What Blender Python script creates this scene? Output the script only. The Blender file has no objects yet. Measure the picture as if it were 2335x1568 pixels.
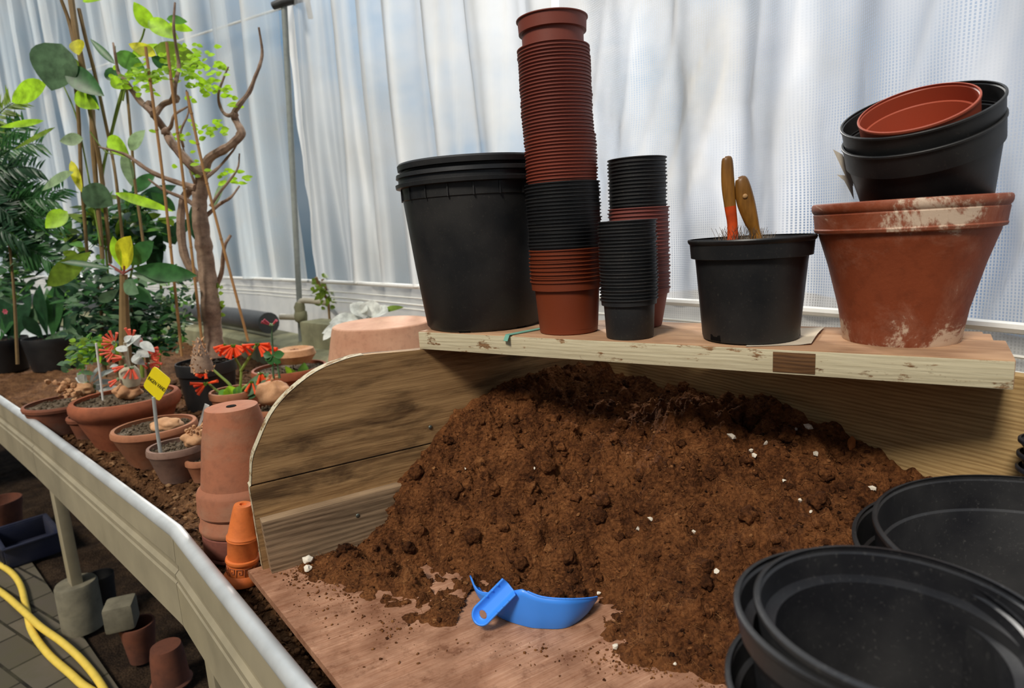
import bpy, bmesh, math, random
import numpy as np
from mathutils import Vector, Matrix, noise
random.seed(11)
WORLD_K, SUN_DIR, SUN_E, BACK_E, CUR_L, CUR_R = .95, (-.42, -.62, .85), 2.9, 5.2, .0, .0
D = bpy.data; COL = bpy.context.scene.collection
PI = math.pi
# ------------------------------------------------------------------ camera model (used to site things on real planes)
W, HH, F, EYE = 2335.0, 1568.0, 1450.0, 0.55
_dn = Vector((483.0, 8016.0, F)).normalized()
_up = -_dn
_fw = (Vector((0, 0, 1)) - _up * _up.z).normalized()
_rt = _fw.cross(_up)
def ray(x, y):
    d = Vector((x - W/2, y - HH/2, F))
    return Vector((_rt.dot(d), _fw.dot(d), _up.dot(d)))
def onz(x, y, z):
    d = ray(x, y); return Vector((0, 0, EYE)) + d * ((z - EYE)/d.z)
def ony(x, y, Y):
    d = ray(x, y); return Vector((0, 0, EYE)) + d * (Y/d.y)
def cam(p):
    q = Vector(p) - Vector((0, 0, EYE))
    return Vector((_rt.x*q.x+_fw.x*q.y+_up.x*q.z, _rt.y*q.x+_fw.y*q.y+_up.y*q.z, _rt.z*q.x+_fw.z*q.y+_up.z*q.z))
def zat(xy, ypx):
    a = cam((xy[0], xy[1], 0)); b = cam((xy[0], xy[1], 1)) - a; k = (ypx - HH/2)/F
    return (k*a.z - a.y)/(b.y - k*b.z)
def rad(p, wpx):
    q = cam(p); return wpx*q.z/F*q.z/math.hypot(q.x, q.z)
cd = D.cameras.new('camera'); cam_o = D.objects.new('camera', cd); COL.objects.link(cam_o)
X_ = Vector((_rt.x, _fw.x, _up.x)); Y_ = -Vector((_rt.y, _fw.y, _up.y)); Z_ = -Vector((_rt.z, _fw.z, _up.z))
m = Matrix((X_, Y_, Z_)).transposed().to_4x4(); m.translation = Vector((0, 0, EYE)); cam_o.matrix_world = m
cd.sensor_width = 36; cd.lens = F/W*36; cd.clip_start = 0.02; cd.clip_end = 200
cd.dof.use_dof = True; cd.dof.focus_distance = 1.02; cd.dof.aperture_fstop = 5.6
bpy.context.scene.camera = cam_o
sc = bpy.context.scene
sc.view_settings.view_transform = 'Standard'; sc.view_settings.look = 'None'
sc.cycles.max_bounces = 10; sc.cycles.transparent_max_bounces = 24; sc.cycles.use_denoising = True
sc.cycles.diffuse_bounces = 4; sc.cycles.caustics_reflective = False; sc.cycles.caustics_refractive = False
# ------------------------------------------------------------------ materials
def lin(c):
    return tuple(((v/255)/12.92 if v/255 <= .04045 else ((v/255+.055)/1.055)**2.4) for v in c) + (1.0,)
class N:
    def __init__(s, name):
        s.m = D.materials.new(name); s.m.use_nodes = True; s.t = s.m.node_tree; s.t.nodes.clear()
        s.out = s.t.nodes.new('ShaderNodeOutputMaterial')
        s.tc = s.t.nodes.new('ShaderNodeTexCoord')
    def n(s, ty, **k):
        nd = s.t.nodes.new('ShaderNode'+ty)
        for a, b in k.items():
            if a.startswith('i_'): s.put(nd.inputs[a[2:].replace('_', ' ')], b)
            else: setattr(nd, a, b)
        return nd
    def put(s, sock, v):
        if hasattr(v, 'outputs'): v = v.outputs[0]
        if isinstance(v, bpy.types.NodeSocket): s.t.links.new(v, sock)
        else: sock.default_value = v
    def mapv(s, scale=(1, 1, 1), loc=(0, 0, 0), rot=(0, 0, 0), src='Object', vec=None):
        mp = s.n('Mapping'); s.put(mp.inputs['Vector'], vec if vec is not None else s.tc.outputs[src])
        mp.inputs['Scale'].default_value = scale; mp.inputs['Location'].default_value = loc; mp.inputs['Rotation'].default_value = rot
        return mp
    def noise(s, scale, detail=4, rough=.55, vec=None, dist=0):
        nd = s.n('TexNoise'); nd.inputs['Scale'].default_value = scale; nd.inputs['Detail'].default_value = detail
        nd.inputs['Roughness'].default_value = rough; nd.inputs['Distortion'].default_value = dist
        s.put(nd.inputs['Vector'], vec if vec is not None else s.tc.outputs['Object']); return nd.outputs[0]
    def ramp(s, fac, stops):
        r = s.n('ValToRGB'); s.put(r.inputs[0], fac); e = r.color_ramp.elements
        while len(e) < len(stops): e.new(.5)
        for el, (p, c) in zip(e, stops):
            el.position = p; el.color = c if isinstance(c, tuple) else (c, c, c, 1)
        return r.outputs[0]
    def mix(s, fac, a, b, mode='MIX'):
        x = s.n('MixRGB', blend_type=mode); s.put(x.inputs[0], fac); s.put(x.inputs[1], a); s.put(x.inputs[2], b); return x.outputs[0]
    def math(s, op, a, b=0.0):
        x = s.n('Math', operation=op); s.put(x.inputs[0], a); s.put(x.inputs[1], b); return x.outputs[0]
    def bump(s, h, strength=.3, dist=.002, normal=None):
        b = s.n('Bump'); s.put(b.inputs['Height'], h); b.inputs['Strength'].default_value = strength; b.inputs['Distance'].default_value = dist
        if normal is not None: s.put(b.inputs['Normal'], normal)
        return b.outputs[0]
    def bsdf(s, col, rough=.5, spec=.5, normal=None, metal=0.0, **k):
        b = s.n('BsdfPrincipled'); s.put(b.inputs['Base Color'], col); s.put(b.inputs['Roughness'], rough)
        s.put(b.inputs['Specular IOR Level'], spec); s.put(b.inputs['Metallic'], metal)
        if normal is not None: s.put(b.inputs['Normal'], normal)
        return b.outputs[0]
    def done(s, sh):
        s.put(s.out.inputs['Surface'], sh); return s.m
def plastic(name, c, rough=.42, dust=.25, dustc=(120, 112, 100), spec=.45):
    n = N(name); sp = n.ramp(n.noise(260, 3, .7), [(.60, 0.0), (.72, 1.0)]); bl = n.ramp(n.noise(9, 4), [(.4, 0.0), (.75, 1.0)])
    f = n.math('MULTIPLY', n.math('ADD', n.math('MULTIPLY', sp, .5), n.math('MULTIPLY', bl, .35)), dust)
    col = n.mix(f, lin(c), lin(dustc)); r = n.math('ADD', n.math('MULTIPLY', bl, .2), rough)
    return n.done(n.bsdf(col, r, spec, n.bump(n.noise(420, 2), .06, .001)))
def clay(name, c, c2, lime=0.0, rough=.8, stain=None, scale=1.0):
    n = N(name); a = n.noise(7*scale, 5, .6); b = n.noise(60*scale, 4, .6)
    col = n.mix(n.ramp(a, [(.32, 0.0), (.7, 1.0)]), lin(c), lin(c2))
    col = n.mix(n.math('MULTIPLY', n.ramp(b, [(.5, 0.0), (.75, 1.0)]), .35), col, lin((c2[0]*.72, c2[1]*.7, c2[2]*.7)))
    if stain:
        mp = n.mapv((3, 3, 7)); col = n.mix(n.math('MULTIPLY', n.ramp(n.noise(2.2*scale, 5, .6, mp), [(.48, 0.0), (.7, 1.0)]), .5), col, lin(stain))
    if lime:
        z = n.n('SeparateXYZ'); n.put(z.inputs[0], n.tc.outputs['Object'])
        g = n.n('TexCoord'); zz = n.n('SeparateXYZ'); n.put(zz.inputs[0], g.outputs['Generated'])
        low = n.ramp(zz.outputs[2], [(0.0, 1.0), (.34, 0.0)]); hi = n.ramp(zz.outputs[2], [(.72, 0.0), (.80, .55)])
        band = n.math('MAXIMUM', n.math('MULTIPLY', low, .95), n.math('MULTIPLY', hi, .9))
        msk = n.math('ADD', n.math('MULTIPLY', n.noise(12, 10, .76, dist=.5), 1.0), n.math('MULTIPLY', band, .16))
        f = n.ramp(msk, [(.635, 0.0), (.69, 1.0)]); col = n.mix(n.math('MULTIPLY', f, lime), col, lin((222, 205, 180)))
        haze = n.ramp(msk, [(.52, 0.0), (.7, 1.0)]); col = n.mix(n.math('MULTIPLY', haze, .22), col, lin((205, 160, 135)))
    return n.done(n.bsdf(col, rough, .3, n.bump(n.noise(180, 4, .65), .25, .0015)))
def wood(name, direc, light, dark, stain=.6, rings=True, stainc=(48, 30, 16), paint=None, scale=1.0, rough=.75, bumps=.45, chip_at=.375):
    n = N(name); d = Vector(direc).normalized(); p = Vector((-d.y, d.x, 0))
    def dot(v):
        x = n.n('VectorMath', operation='DOT_PRODUCT'); n.put(x.inputs[0], n.tc.outputs['Object']); x.inputs[1].default_value = v; return x.outputs['Value']
    sep = n.n('SeparateXYZ'); n.put(sep.inputs[0], n.tc.outputs['Object'])
    cb = n.n('CombineXYZ'); n.put(cb.inputs[0], dot(d)); n.put(cb.inputs[1], dot(p)); n.put(cb.inputs[2], sep.outputs[2])
    v = cb.outputs[0]
    wv = n.n('TexWave', wave_type='BANDS', bands_direction='Z'); n.put(wv.inputs['Vector'], n.mapv((3.2, 9, 15), vec=v)); wv.inputs['Scale'].default_value = 2.4*scale
    wv.inputs['Distortion'].default_value = 9; wv.inputs['Detail'].default_value = 2; wv.inputs['Detail Scale'].default_value = .5
    fine = n.noise(5*scale, 7, .72, n.mapv((1.8, 55, 55), vec=v)); mid = n.noise(2.5*scale, 5, .65, n.mapv((1.6, 22, 22), vec=v), .4); broad = n.noise(3.0, 6, .62, n.mapv((2.0, 5, 9), vec=v), .5)
    g = n.math('ADD', n.math('ADD', n.math('MULTIPLY', wv.outputs[1], .22 if rings else .0), n.math('MULTIPLY', fine, .82)), n.math('MULTIPLY', mid, .42))
    col = n.mix(n.ramp(g, [(.44, 0.0), (.86, 1.0)]), lin(dark), lin(light))
    col = n.mix(n.math('MULTIPLY', n.ramp(broad, [(.46, 0.0), (.66, 1.0)]), stain), col, lin(stainc))
    kn = n.n('TexVoronoi'); n.put(kn.inputs['Vector'], n.mapv((3.5, 9, 9), vec=v)); kn.inputs['Scale'].default_value = 1.0
    col = n.mix(n.math('MULTIPLY', n.ramp(kn.outputs['Distance'], [(.04, 1.0), (.13, 0.0)]), .7), col, lin((52, 30, 15)))
    if paint:
        chip = n.ramp(n.noise(16, 6, .7, n.mapv((1, 3, 3), vec=v)), [(chip_at, 0.0), (chip_at+.045, 1.0)])
        col = n.mix(n.math('MULTIPLY', chip, .9), col, n.mix(n.ramp(fine, [(.4, 0.0), (.8, 1.0)]), lin(paint), lin((paint[0]*.82, paint[1]*.8, paint[2]*.76))))
    return n.done(n.bsdf(col, rough, .3, n.bump(g, bumps, .002)))
def leafmat(name, c, tr=.35, rough=.45, c2=None):
    n = N(name); a = n.noise(30, 3); c2 = c2 or tuple(v*.72 for v in c)
    col = n.mix(n.ramp(a, [(.35, 0.0), (.7, 1.0)]), lin(c), lin(c2)); b = n.bsdf(col, rough, .35)
    t = n.n('BsdfTranslucent'); n.put(t.inputs[0], col); ms = n.n('MixShader'); ms.inputs[0].default_value = tr
    n.put(ms.inputs[1], b); n.put(ms.inputs[2], t.outputs[0]); return n.done(ms.outputs[0])
def simple(name, c, rough=.5, spec=.5, metal=0.0, nz=None, amt=.3, bump=.1):
    n = N(name); a = n.noise(nz or 40, 4, .6); col = n.mix(n.math('MULTIPLY', n.ramp(a, [(.4, 0.0), (.7, 1.0)]), amt), lin(c), lin(tuple(v*.6 for v in c)))
    return n.done(n.bsdf(col, rough, spec, n.bump(n.noise((nz or 40)*4, 3), bump, .001), metal))
def soilmat(name, stops, sc_=1.0, bump=1.0):
    n = N(name); a = n.noise(16*sc_, 8, .72); b = n.noise(140*sc_, 6, .75); v = n.n('TexVoronoi'); v.inputs['Scale'].default_value = 190*sc_; n.put(v.inputs['Vector'], n.tc.outputs['Object'])
    f = n.math('ADD', n.math('MULTIPLY', a, .55), n.math('MULTIPLY', b, .5)); at = n.n('Attribute', attribute_name='tone'); f = n.math('ADD', f, n.math('MULTIPLY', at.outputs['Fac'], .34)); col = n.ramp(f, [(p, lin(c)) for p, c in stops])
    nm = n.bump(n.math('ADD', n.math('MULTIPLY', b, 1.0), n.math('MULTIPLY', v.outputs['Distance'], -.6)), bump, .009)
    return n.done(n.bsdf(col, .95, .12, nm))
# ------------------------------------------------------------------ geometry
class G:
    def __init__(s): s.v = []; s.f = []; s.tone = {}
    def add(s, vs, fs):
        o = len(s.v); s.v += [tuple(v) for v in vs]; s.f += [tuple(i+o for i in f) for f in fs]; return s
    def lathe(s, prof, M=None, seg=48, wob=0.0):
        M = M or Matrix(); vs = []; fs = []; rows = []
        for r, z in prof:
            if r < 1e-6: rows.append([len(vs)]); vs.append(M @ Vector((0, 0, z)))
            else:
                rows.append(list(range(len(vs), len(vs)+seg)))
                for k in range(seg):
                    a = 2*PI*k/seg; rr = r*(1+wob*math.sin(2*a+1)); vs.append(M @ Vector((rr*math.cos(a), rr*math.sin(a), z)))
        for A, B in zip(rows, rows[1:]):
            for k in range(seg):
                k2 = (k+1) % seg
                if len(A) == 1 and len(B) == 1: continue
                if len(A) == 1: fs.append((A[0], B[k2], B[k]))
                elif len(B) == 1: fs.append((A[k], A[k2], B[0]))
                else: fs.append((A[k], A[k2], B[k2], B[k]))
        return s.add(vs, fs)
    def tube(s, pts, r, seg=8, caps=True):
        pts = [Vector(p) for p in pts]; n = len(pts); rs = r if isinstance(r, (list, tuple)) else [r]*n
        vs = []; fs = []; side = None
        for i, p in enumerate(pts):
            t = (pts[min(i+1, n-1)] - pts[max(i-1, 0)]).normalized()
            if side is None: side = t.cross(Vector((0, 0, 1)) if abs(t.z) < .9 else Vector((1, 0, 0))).normalized()
            side = (side - t*side.dot(t)).normalized(); o = t.cross(side)
            for k in range(seg):
                a = 2*PI*k/seg; vs.append(p + (side*math.cos(a) + o*math.sin(a))*rs[i])
        for i in range(n-1):
            for k in range(seg):
                k2 = (k+1) % seg; fs.append((i*seg+k, i*seg+k2, (i+1)*seg+k2, (i+1)*seg+k))
        if caps: fs += [tuple(reversed(range(seg))), tuple(range((n-1)*seg, n*seg))]
        return s.add(vs, fs)
    def leaf(s, base, tip, w, nrm=None, curl=0.0, fold=.25, n=7, shape=.42, wave=0.0):
        base = Vector(base); tip = Vector(tip); ax = tip-base; L = ax.length
        if L < 1e-6: return s
        t = ax/L; nrm = Vector(nrm) if nrm is not None else Vector((random.uniform(-.4, .4), -1, random.uniform(-.2, .6)))
        sd = t.cross(nrm)
        if sd.length < 1e-4: sd = t.cross(Vector((0, 0, 1)))
        sd.normalize(); up = sd.cross(t); vs = []; fs = []
        for i in range(n+1):
            u = i/n; k = math.sin(PI*u**(math.log(.5)/math.log(shape)))**.8 if 0 < u < 1 else 0.02
            c = base + ax*u - up*(curl*L*u*u) + up*(curl*L*.3*u); hw = w*.5*k; wv = wave*w*math.sin(u*14)
            vs += [c - sd*hw + up*(fold*hw+wv), c, c + sd*hw + up*(fold*hw-wv)]
        for i in range(n):
            a = i*3; fs += [(a, a+1, a+4, a+3), (a+1, a+2, a+5, a+4)]
        return s.add(vs, fs)
    def box(s, M, sx, sy, sz, bev=.002):
        bm = bmesh.new(); bmesh.ops.create_cube(bm, size=1.0); bmesh.ops.scale(bm, vec=(sx, sy, sz), verts=bm.verts)
        if bev: bmesh.ops.bevel(bm, geom=list(bm.edges), offset=bev, segments=2, affect='EDGES', profile=.6)
        bm.verts.index_update(); s.add([M @ v.co for v in bm.verts], [[v.index for v in f.verts] for f in bm.faces]); bm.free(); return s
    def prism(s, poly, ex):
        n = len(poly); poly = [Vector(p) for p in poly]; ex = Vector(ex)
        return s.add(poly + [p+ex for p in poly], [tuple(range(n))[::-1], tuple(range(n, 2*n))] + [(i, (i+1) % n, n+(i+1) % n, n+i) for i in range(n)])
    def blob(s, c, r, sub=1, jit=.25, sq=(1, 1, 1), M=None):
        bm = bmesh.new(); bmesh.ops.create_icosphere(bm, subdivisions=sub, radius=1.0); sd = random.random()*50
        vs = [Vector(c) + (M or Matrix()) @ Vector((v.co.x*sq[0], v.co.y*sq[1], v.co.z*sq[2]))*r*(1+jit*noise.noise(v.co*1.7+Vector((sd, sd, 0)))) for v in bm.verts]
        bm.verts.index_update(); s.add(vs, [[v.index for v in f.verts] for f in bm.faces]); bm.free(); return s
def mesh(g, name, mat, off=(0, 0, 0), sharp=38, recalc=False):
    me = D.meshes.new(name); o = Vector(off); me.from_pydata([tuple(Vector(v)-o) for v in g.v], [], g.f); me.materials.append(mat)
    if recalc:
        bm = bmesh.new(); bm.from_mesh(me); bmesh.ops.recalc_face_normals(bm, faces=bm.faces); bm.to_mesh(me); bm.free()
    if g.tone:
        at = me.attributes.new('tone', 'FLOAT', 'POINT'); tv = np.zeros(len(me.vertices), dtype=np.float32)
        for (a, b), t_ in g.tone.items(): tv[a:b] = t_
        at.data.foreach_set('value', tv)
    me.polygons.foreach_set('use_smooth', [True]*len(me.polygons))
    if sharp: me.set_sharp_from_angle(angle=math.radians(sharp))
    me.update(); return me
def tag(o, label=None, cat=None, group=None, kind=None):
    for k, v in (('label', label), ('category', cat), ('group', group), ('kind', kind)):
        if v: o[k] = v
    return o
def thing(name, label, cat, loc, group=None, kind=None):
    o = D.objects.new(name, None); COL.objects.link(o); o.location = loc; o.empty_display_size = .05; return tag(o, label, cat, group, kind)
def wloc(o):
    p = Vector((0, 0, 0))
    while o is not None: p += o.location; o = o.parent
    return p
def part(g, name, mat, parent, label=None, sharp=38, kind=None):
    o = D.objects.new(name, mesh(g, name, mat, wloc(parent), sharp)); COL.objects.link(o); o.parent = parent; return tag(o, label, kind=kind)
def solo(g, name, mat, label, cat, base, group=None, kind=None, sharp=38):
    o = D.objects.new(name, mesh(g, name, mat, base, sharp)); COL.objects.link(o); o.location = base; return tag(o, label, cat, group, kind)
def struct(g, name, mat, sharp=38):
    o = D.objects.new(name, mesh(g, name, mat, (0, 0, 0), sharp)); COL.objects.link(o); o['kind'] = 'structure'; return o
def shell(outer, t, floor=None):
    inner = [(max(r-t, .001), z) for r, z in outer]; z0 = outer[0][1]; ft = floor or t*1.5
    inner = [(r, max(z, z0+ft)) for r, z in inner]
    return [(0, z0)] + outer + inner[::-1] + [(0, z0+ft)]
def fit(bx, by, z0, rows):
    """base point on the plane z0 and an outer profile (radius, height above z0) from silhouette rows (image y, half width)"""
    b = onz(bx, by, z0); prof = []
    for y, w in rows:
        z = z0 if y is None else zat(b, y); prof.append((rad((b.x, b.y, z), w), z-z0))
    return b, prof
T = Matrix.Translation
ORD = 'first second third fourth fifth sixth seventh eighth ninth tenth eleventh twelfth thirteenth fourteenth fifteenth sixteenth seventeenth eighteenth nineteenth'.split()
TENS = {20: 'twent', 30: 'thirt', 40: 'fort'}
def ordw(n):
    if n < 20: return ORD[n-1]
    t = n//10*10; return TENS[t]+'ieth' if n == t else TENS[t]+'y-'+ORD[n-t-1]
def poly(pts, n=6):
    """Catmull-Rom through points"""
    P = [Vector(p) for p in pts]; P = [P[0]*2-P[1]] + P + [P[-1]*2-P[-2]]; out = []
    for i in range(1, len(P)-2):
        a, b, c, d = P[i-1:i+3]
        for k in range(n):
            t = k/n; out.append(.5*((2*b)+(c-a)*t+(2*a-5*b+4*c-d)*t*t+(3*b-a-3*c+d)*t**3))
    return out + [P[-2]]
# ------------------------------------------------------------------ material set
M = dict(
    black=plastic('black_plastic', (27, 28, 30)), black2=plastic('dull_black_plastic', (33, 34, 36), .5, .4),
    navy=plastic('blue_black_plastic', (30, 33, 42), .42, .3), fore=plastic('worn_black_plastic', (30, 30, 33), .36, .5, (110, 108, 104)),
    red=plastic('brick_red_plastic', (130, 64, 50), .5, .3, (60, 30, 24)), redlow=plastic('orange_brown_plastic', (118, 52, 26), .45, .3, (70, 35, 20)),
    redwarm=plastic('red_brown_plastic', (136, 64, 46), .5, .3, (60, 30, 24)), pink=plastic('faded_red_plastic', (134, 74, 66), .55, .3, (80, 50, 46)),
    redtop=plastic('bright_terracotta_plastic', (168, 76, 50), .45, .15, (100, 50, 40)),
    clay_big=clay('limescaled_terracotta', (146, 72, 42), (122, 56, 30), .85, .6), clay_o=clay('orange_terracotta', (172, 98, 66), (130, 74, 50), stain=(104, 62, 44)),
    clay_b=clay('brown_terracotta', (140, 82, 56), (112, 70, 54), stain=(120, 104, 92)), clay_g=clay('grey_weathered_terracotta', (140, 112, 96), (120, 90, 78), stain=(96, 86, 80)),
    clay_t=clay('tan_terracotta', (170, 112, 78), (150, 96, 70), stain=(140, 120, 98)), clay_p=clay('pale_terracotta', (202, 158, 128), (178, 128, 100)),
    clay_s=clay('dusty_terracotta', (170, 106, 76), (148, 98, 74), stain=(164, 136, 110)), clay_s2=clay('dull_brown_terracotta', (140, 82, 66), (118, 72, 62), stain=(104, 76, 68)),
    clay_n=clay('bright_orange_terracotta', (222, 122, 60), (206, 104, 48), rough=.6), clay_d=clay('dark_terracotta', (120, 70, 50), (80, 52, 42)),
    peat=soilmat('peat', [(.32, (29, 16, 9)), (.46, (90, 53, 29)), (.59, (144, 91, 52)), (.80, (200, 142, 90))]),
    coir=soilmat('coir', [(.30, (36, 22, 14)), (.48, (98, 66, 42)), (.64, (150, 108, 72)), (.86, (204, 164, 122))], .9),
    grit=soilmat('gritty_potting_soil', [(.3, (40, 32, 24)), (.48, (104, 88, 68)), (.58, (146, 128, 106)), (.68, (214, 204, 188))], 1.6),
    dirt=soilmat('ground_soil', [(.3, (20, 15, 11)), (.5, (48, 36, 26)), (.75, (96, 76, 56))], .8),  # soil tones darkened to carry the shade below the bench
    perlite=simple('perlite', (226, 216, 198), .9, .2, nz=80, amt=.2), bark=clay('bark', (168, 142, 120), (122, 98, 82), scale=4, stain=(92, 74, 62)),
    cane=simple('bamboo', (176, 132, 84), .55, .3, nz=20), canedark=simple('dark_stem', (138, 112, 74), .6, .3), stemg=simple('green_stem', (128, 150, 66), .5, .4),
    tuber=clay('tuber_skin', (208, 162, 120), (172, 122, 84), scale=2), blue=simple('blue_plastic', (64, 146, 250), .38, .5, nz=12, amt=.12, bump=.02),
    rail=simple('galvanised_rail', (214, 216, 214), .42, .5, .35, nz=14, amt=.28, bump=.08), fascia=simple('painted_fascia', (178, 166, 138), .36, .5, .15, nz=5, amt=.42, bump=.05),
    greymetal=simple('grey_metal', (178, 182, 178), .5, .4, .2, nz=10, amt=.3), concrete=simple('concrete', (124, 118, 100), .9, .2, nz=22, amt=.5, bump=.5),  # concrete colour darkened to stand in for shade under the bench
    mossy=simple('mossy_concrete', (150, 148, 118), .9, .2, nz=10, amt=.6, bump=.5), palestone=simple('pale_stone', (214, 206, 190), .8, .3, nz=16, amt=.25),
    pvc=simple('grey_pvc', (200, 192, 172), .5, .4, nz=20), darkpipe=simple('dark_pipe', (74, 76, 78), .5, .4), hose=simple('yellow_hose', (232, 200, 84), .5, .4, nz=30, amt=.2),
    crate=plastic('navy_crate', (34, 38, 58), .45, .3), sign=simple('yellow_sign', (246, 222, 28), .5, .4, amt=.06), ink=simple('sign_ink', (30, 28, 20), .6, .3),
    white=simple('white_label', (226, 226, 220), .5, .4, amt=.1), paper=simple('old_paper', (206, 192, 170), .9, .2, nz=24, amt=.25), card=simple('torn_card', (222, 212, 196), .9, .2, nz=20, amt=.2),
    teal=simple('teal_strip', (120, 176, 156), .6, .3, amt=.25), hole=simple('shadowed_hole', (14, 12, 10), .95, .1), bristle=simple('dusty_bristle', (120, 104, 88), .9, .1),
    screw=simple('screw_head', (120, 128, 120), .4, .5, .8), petal=leafmat('orange_red_petal', (255, 104, 50), .3, c2=(246, 84, 40)), petal2=leafmat('coral_petal', (255, 138, 108), .3, c2=(248, 110, 80)), pinkp=leafmat('pink_petal', (226, 110, 126), .3),
    L_b=leafmat('bright_leaf', (176, 224, 48), .55), L_y=leafmat('yellow_leaf', (226, 220, 48), .5), L_m=leafmat('mid_leaf', (108, 164, 68), .4), L_d=leafmat('dark_leaf', (62, 112, 58), .25, .4),
    L_k=leafmat('deep_leaf', (42, 78, 48), .2, .38), L_g=leafmat('greygreen_leaf', (104, 136, 98), .25, .5), L_p=leafmat('pale_leaf', (160, 186, 138), .3, .5), L_s=leafmat('silver_leaf', (226, 230, 222), .2, .7), L_o=leafmat('olive_leaf', (124, 152, 48), .45),
)
def brushwood():
    n = N('brush_handle'); g = n.n('SeparateXYZ'); n.put(g.inputs[0], n.tc.outputs['Generated'])
    gr = n.noise(7, 5, .7, n.mapv((8, 8, 1.0))); c = n.mix(n.ramp(gr, [(.3, 0.0), (.75, 1.0)]), lin((112, 72, 24)), lin((186, 128, 52)))
    return n.done(n.bsdf(n.mix(n.ramp(g.outputs[2], [(.0, 0.0), (.55, 0.0), (1.0, .55)]), c, lin((50, 34, 14))), .42, .45))
def brushpaint():
    n = N('orange_dipped_handle'); gr = n.noise(60, 4); return n.done(n.bsdf(n.mix(n.ramp(gr, [(.4, 0.0), (.7, 1.0)]), lin((214, 78, 24)), lin((170, 60, 20))), .45, .45))
M['brush'] = brushwood(); M['brush_o'] = brushpaint()
# ------------------------------------------------------------------ potting tray: board, side panel, back panel
C0 = Vector((.212, 1.395, 0)); av = Vector((-.866, -.5, 0)); bv = Vector((.533, -.846, 0)).normalized()
def bin_(v, u, z=0): return C0 + av*v + bv*u + Vector((0, 0, z))
tray = thing('potting_tray', 'wooden potting tray with rounded side panel holding the brown soil heap', 'tray', bin_(.4, .3))
woodA = wood('side_panel_wood', av, (198, 160, 110), (122, 90, 56), .8, rings=False, stainc=(58, 38, 21)); woodB = wood('batten_wood', av, (164, 138, 108), (80, 62, 44), .4, scale=.9)
woodC = wood('back_panel_wood', bv, (196, 164, 112), (142, 108, 64), .15, scale=1.5); woodD = wood('board_plywood', av, (218, 172, 140), (160, 108, 78), .55, rings=False, stainc=(112, 66, 40), scale=1.6)
def dirty(m_):
    t = m_.node_tree; b = [x for x in t.nodes if x.type == 'BSDF_PRINCIPLED'][0]; n = N.__new__(N); n.m = m_; n.t = t; n.tc = [x for x in t.nodes if x.type == 'TEX_COORD'][0]
    src = b.inputs['Base Color'].links[0].from_socket; a = n.noise(9, 8, .7); c = n.noise(38, 6, .75)
    f = n.math('ADD', n.math('MULTIPLY', n.ramp(a, [(.38, 0.0), (.62, 1.0)]), .62), n.math('MULTIPLY', n.ramp(c, [(.52, 0.0), (.66, 1.0)]), .45))
    n.put(b.inputs['Base Color'], n.mix(n.math('MINIMUM', f, .85), src, lin((108, 66, 42)))); return m_
dirty(woodD)
woodE = wood('painted_edge', av, (150, 120, 80), (90, 66, 42), .2, paint=(206, 196, 168), chip_at=.44, scale=1.6)
bd = G(); f0 = onz(565, 1300, 0); f1 = onz(780, 1568, 0); fd = (f1-f0).normalized()
q = [bin_(-.02, -.05), f0 + (f0-bin_(0, -.05))*.0, f0+fd*1.15, bin_(-.02, 1.35)]
q = [Vector((p.x, p.y, -.012)) for p in q]; bd.prism(q, (0, 0, .012)); part(bd, 'base_board', woodD, tray)
inn = Vector((av.y, -av.x, 0)); inn = inn if inn.dot(bv) > 0 else -inn            # towards the heap
outl = [(.765, .153), (.762, .172), (.757, .198), (.745, .223), (.719, .267), (.686, .299), (.639, .327), (.592, .340), (.551, .344), (.47, .339), (.40, .3365), (.30, .336), (.10, .336), (-.02, .336)]
oc = poly([(v, z, 0) for v, z in outl], 4)
up_ = G(); up_.prism([bin_(p.x, 0, p.y) for p in oc] + [bin_(-.02, 0, .1545), bin_(.765, 0, .1545)], inn*-.022)
sp_ = part(up_, 'side_panel', woodA, tray)
lo_ = G(); lo_.prism([bin_(.768, .001, .151), bin_(-.02, .001, .151), bin_(-.02, .001, 0), bin_(.765, .001, 0)], inn*-.022); part(lo_, 'lower_board', woodA, sp_)
bt = G(); bt.prism([bin_(.760, 0.001, .094), bin_(-.0, 0.001, .094), bin_(-.0, 0.001, 0.0005), bin_(.755, 0.001, 0.0005)], inn*.024)
for i in (0, 1, 4, 5): pass
part(bt, 'batten', woodB, sp_)
eg = G(); ring = [Vector((p.x, p.y)) for p in oc[:33]]
for s_ in (1,):
    pts = [(.7655, 0.0005), (.7685, .1515)] + [(p.x+.0008, p.y+.0008) for p in ring]
    n_ = len(pts); vs = [bin_(a, 0, b)+inn*.0005 for a, b in pts] + [bin_(a, 0, b)-inn*.0228 for a, b in pts]
    eg.add(vs, [(i, i+1, n_+i+1, n_+i) for i in range(n_-1)])
part(eg, 'painted_edge', woodE, sp_, 'cream paint worn off the curved edge')
for v, z in ((.60, .06), (.437, .185)):
    s_ = G(); p = bin_(v, .001, z) + inn*(.024 if z < .1 else 0); s_.blob(p, .004, 2, 0, (1, 1, .3), inn.to_track_quat('Z', 'Y').to_matrix().to_4x4()); part(s_, 'screw', M['screw'], sp_)
bp = G(); nk = Vector((bv.y, -bv.x, 0)); nk = nk if nk.dot(av) < 0 else -nk
bp.prism([bin_(0, -.0, 0), bin_(0, 1.35, 0), bin_(0, 1.35, .336), bin_(0, 0, .336)], nk*.022); part(bp, 'back_panel', woodC, tray)
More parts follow.
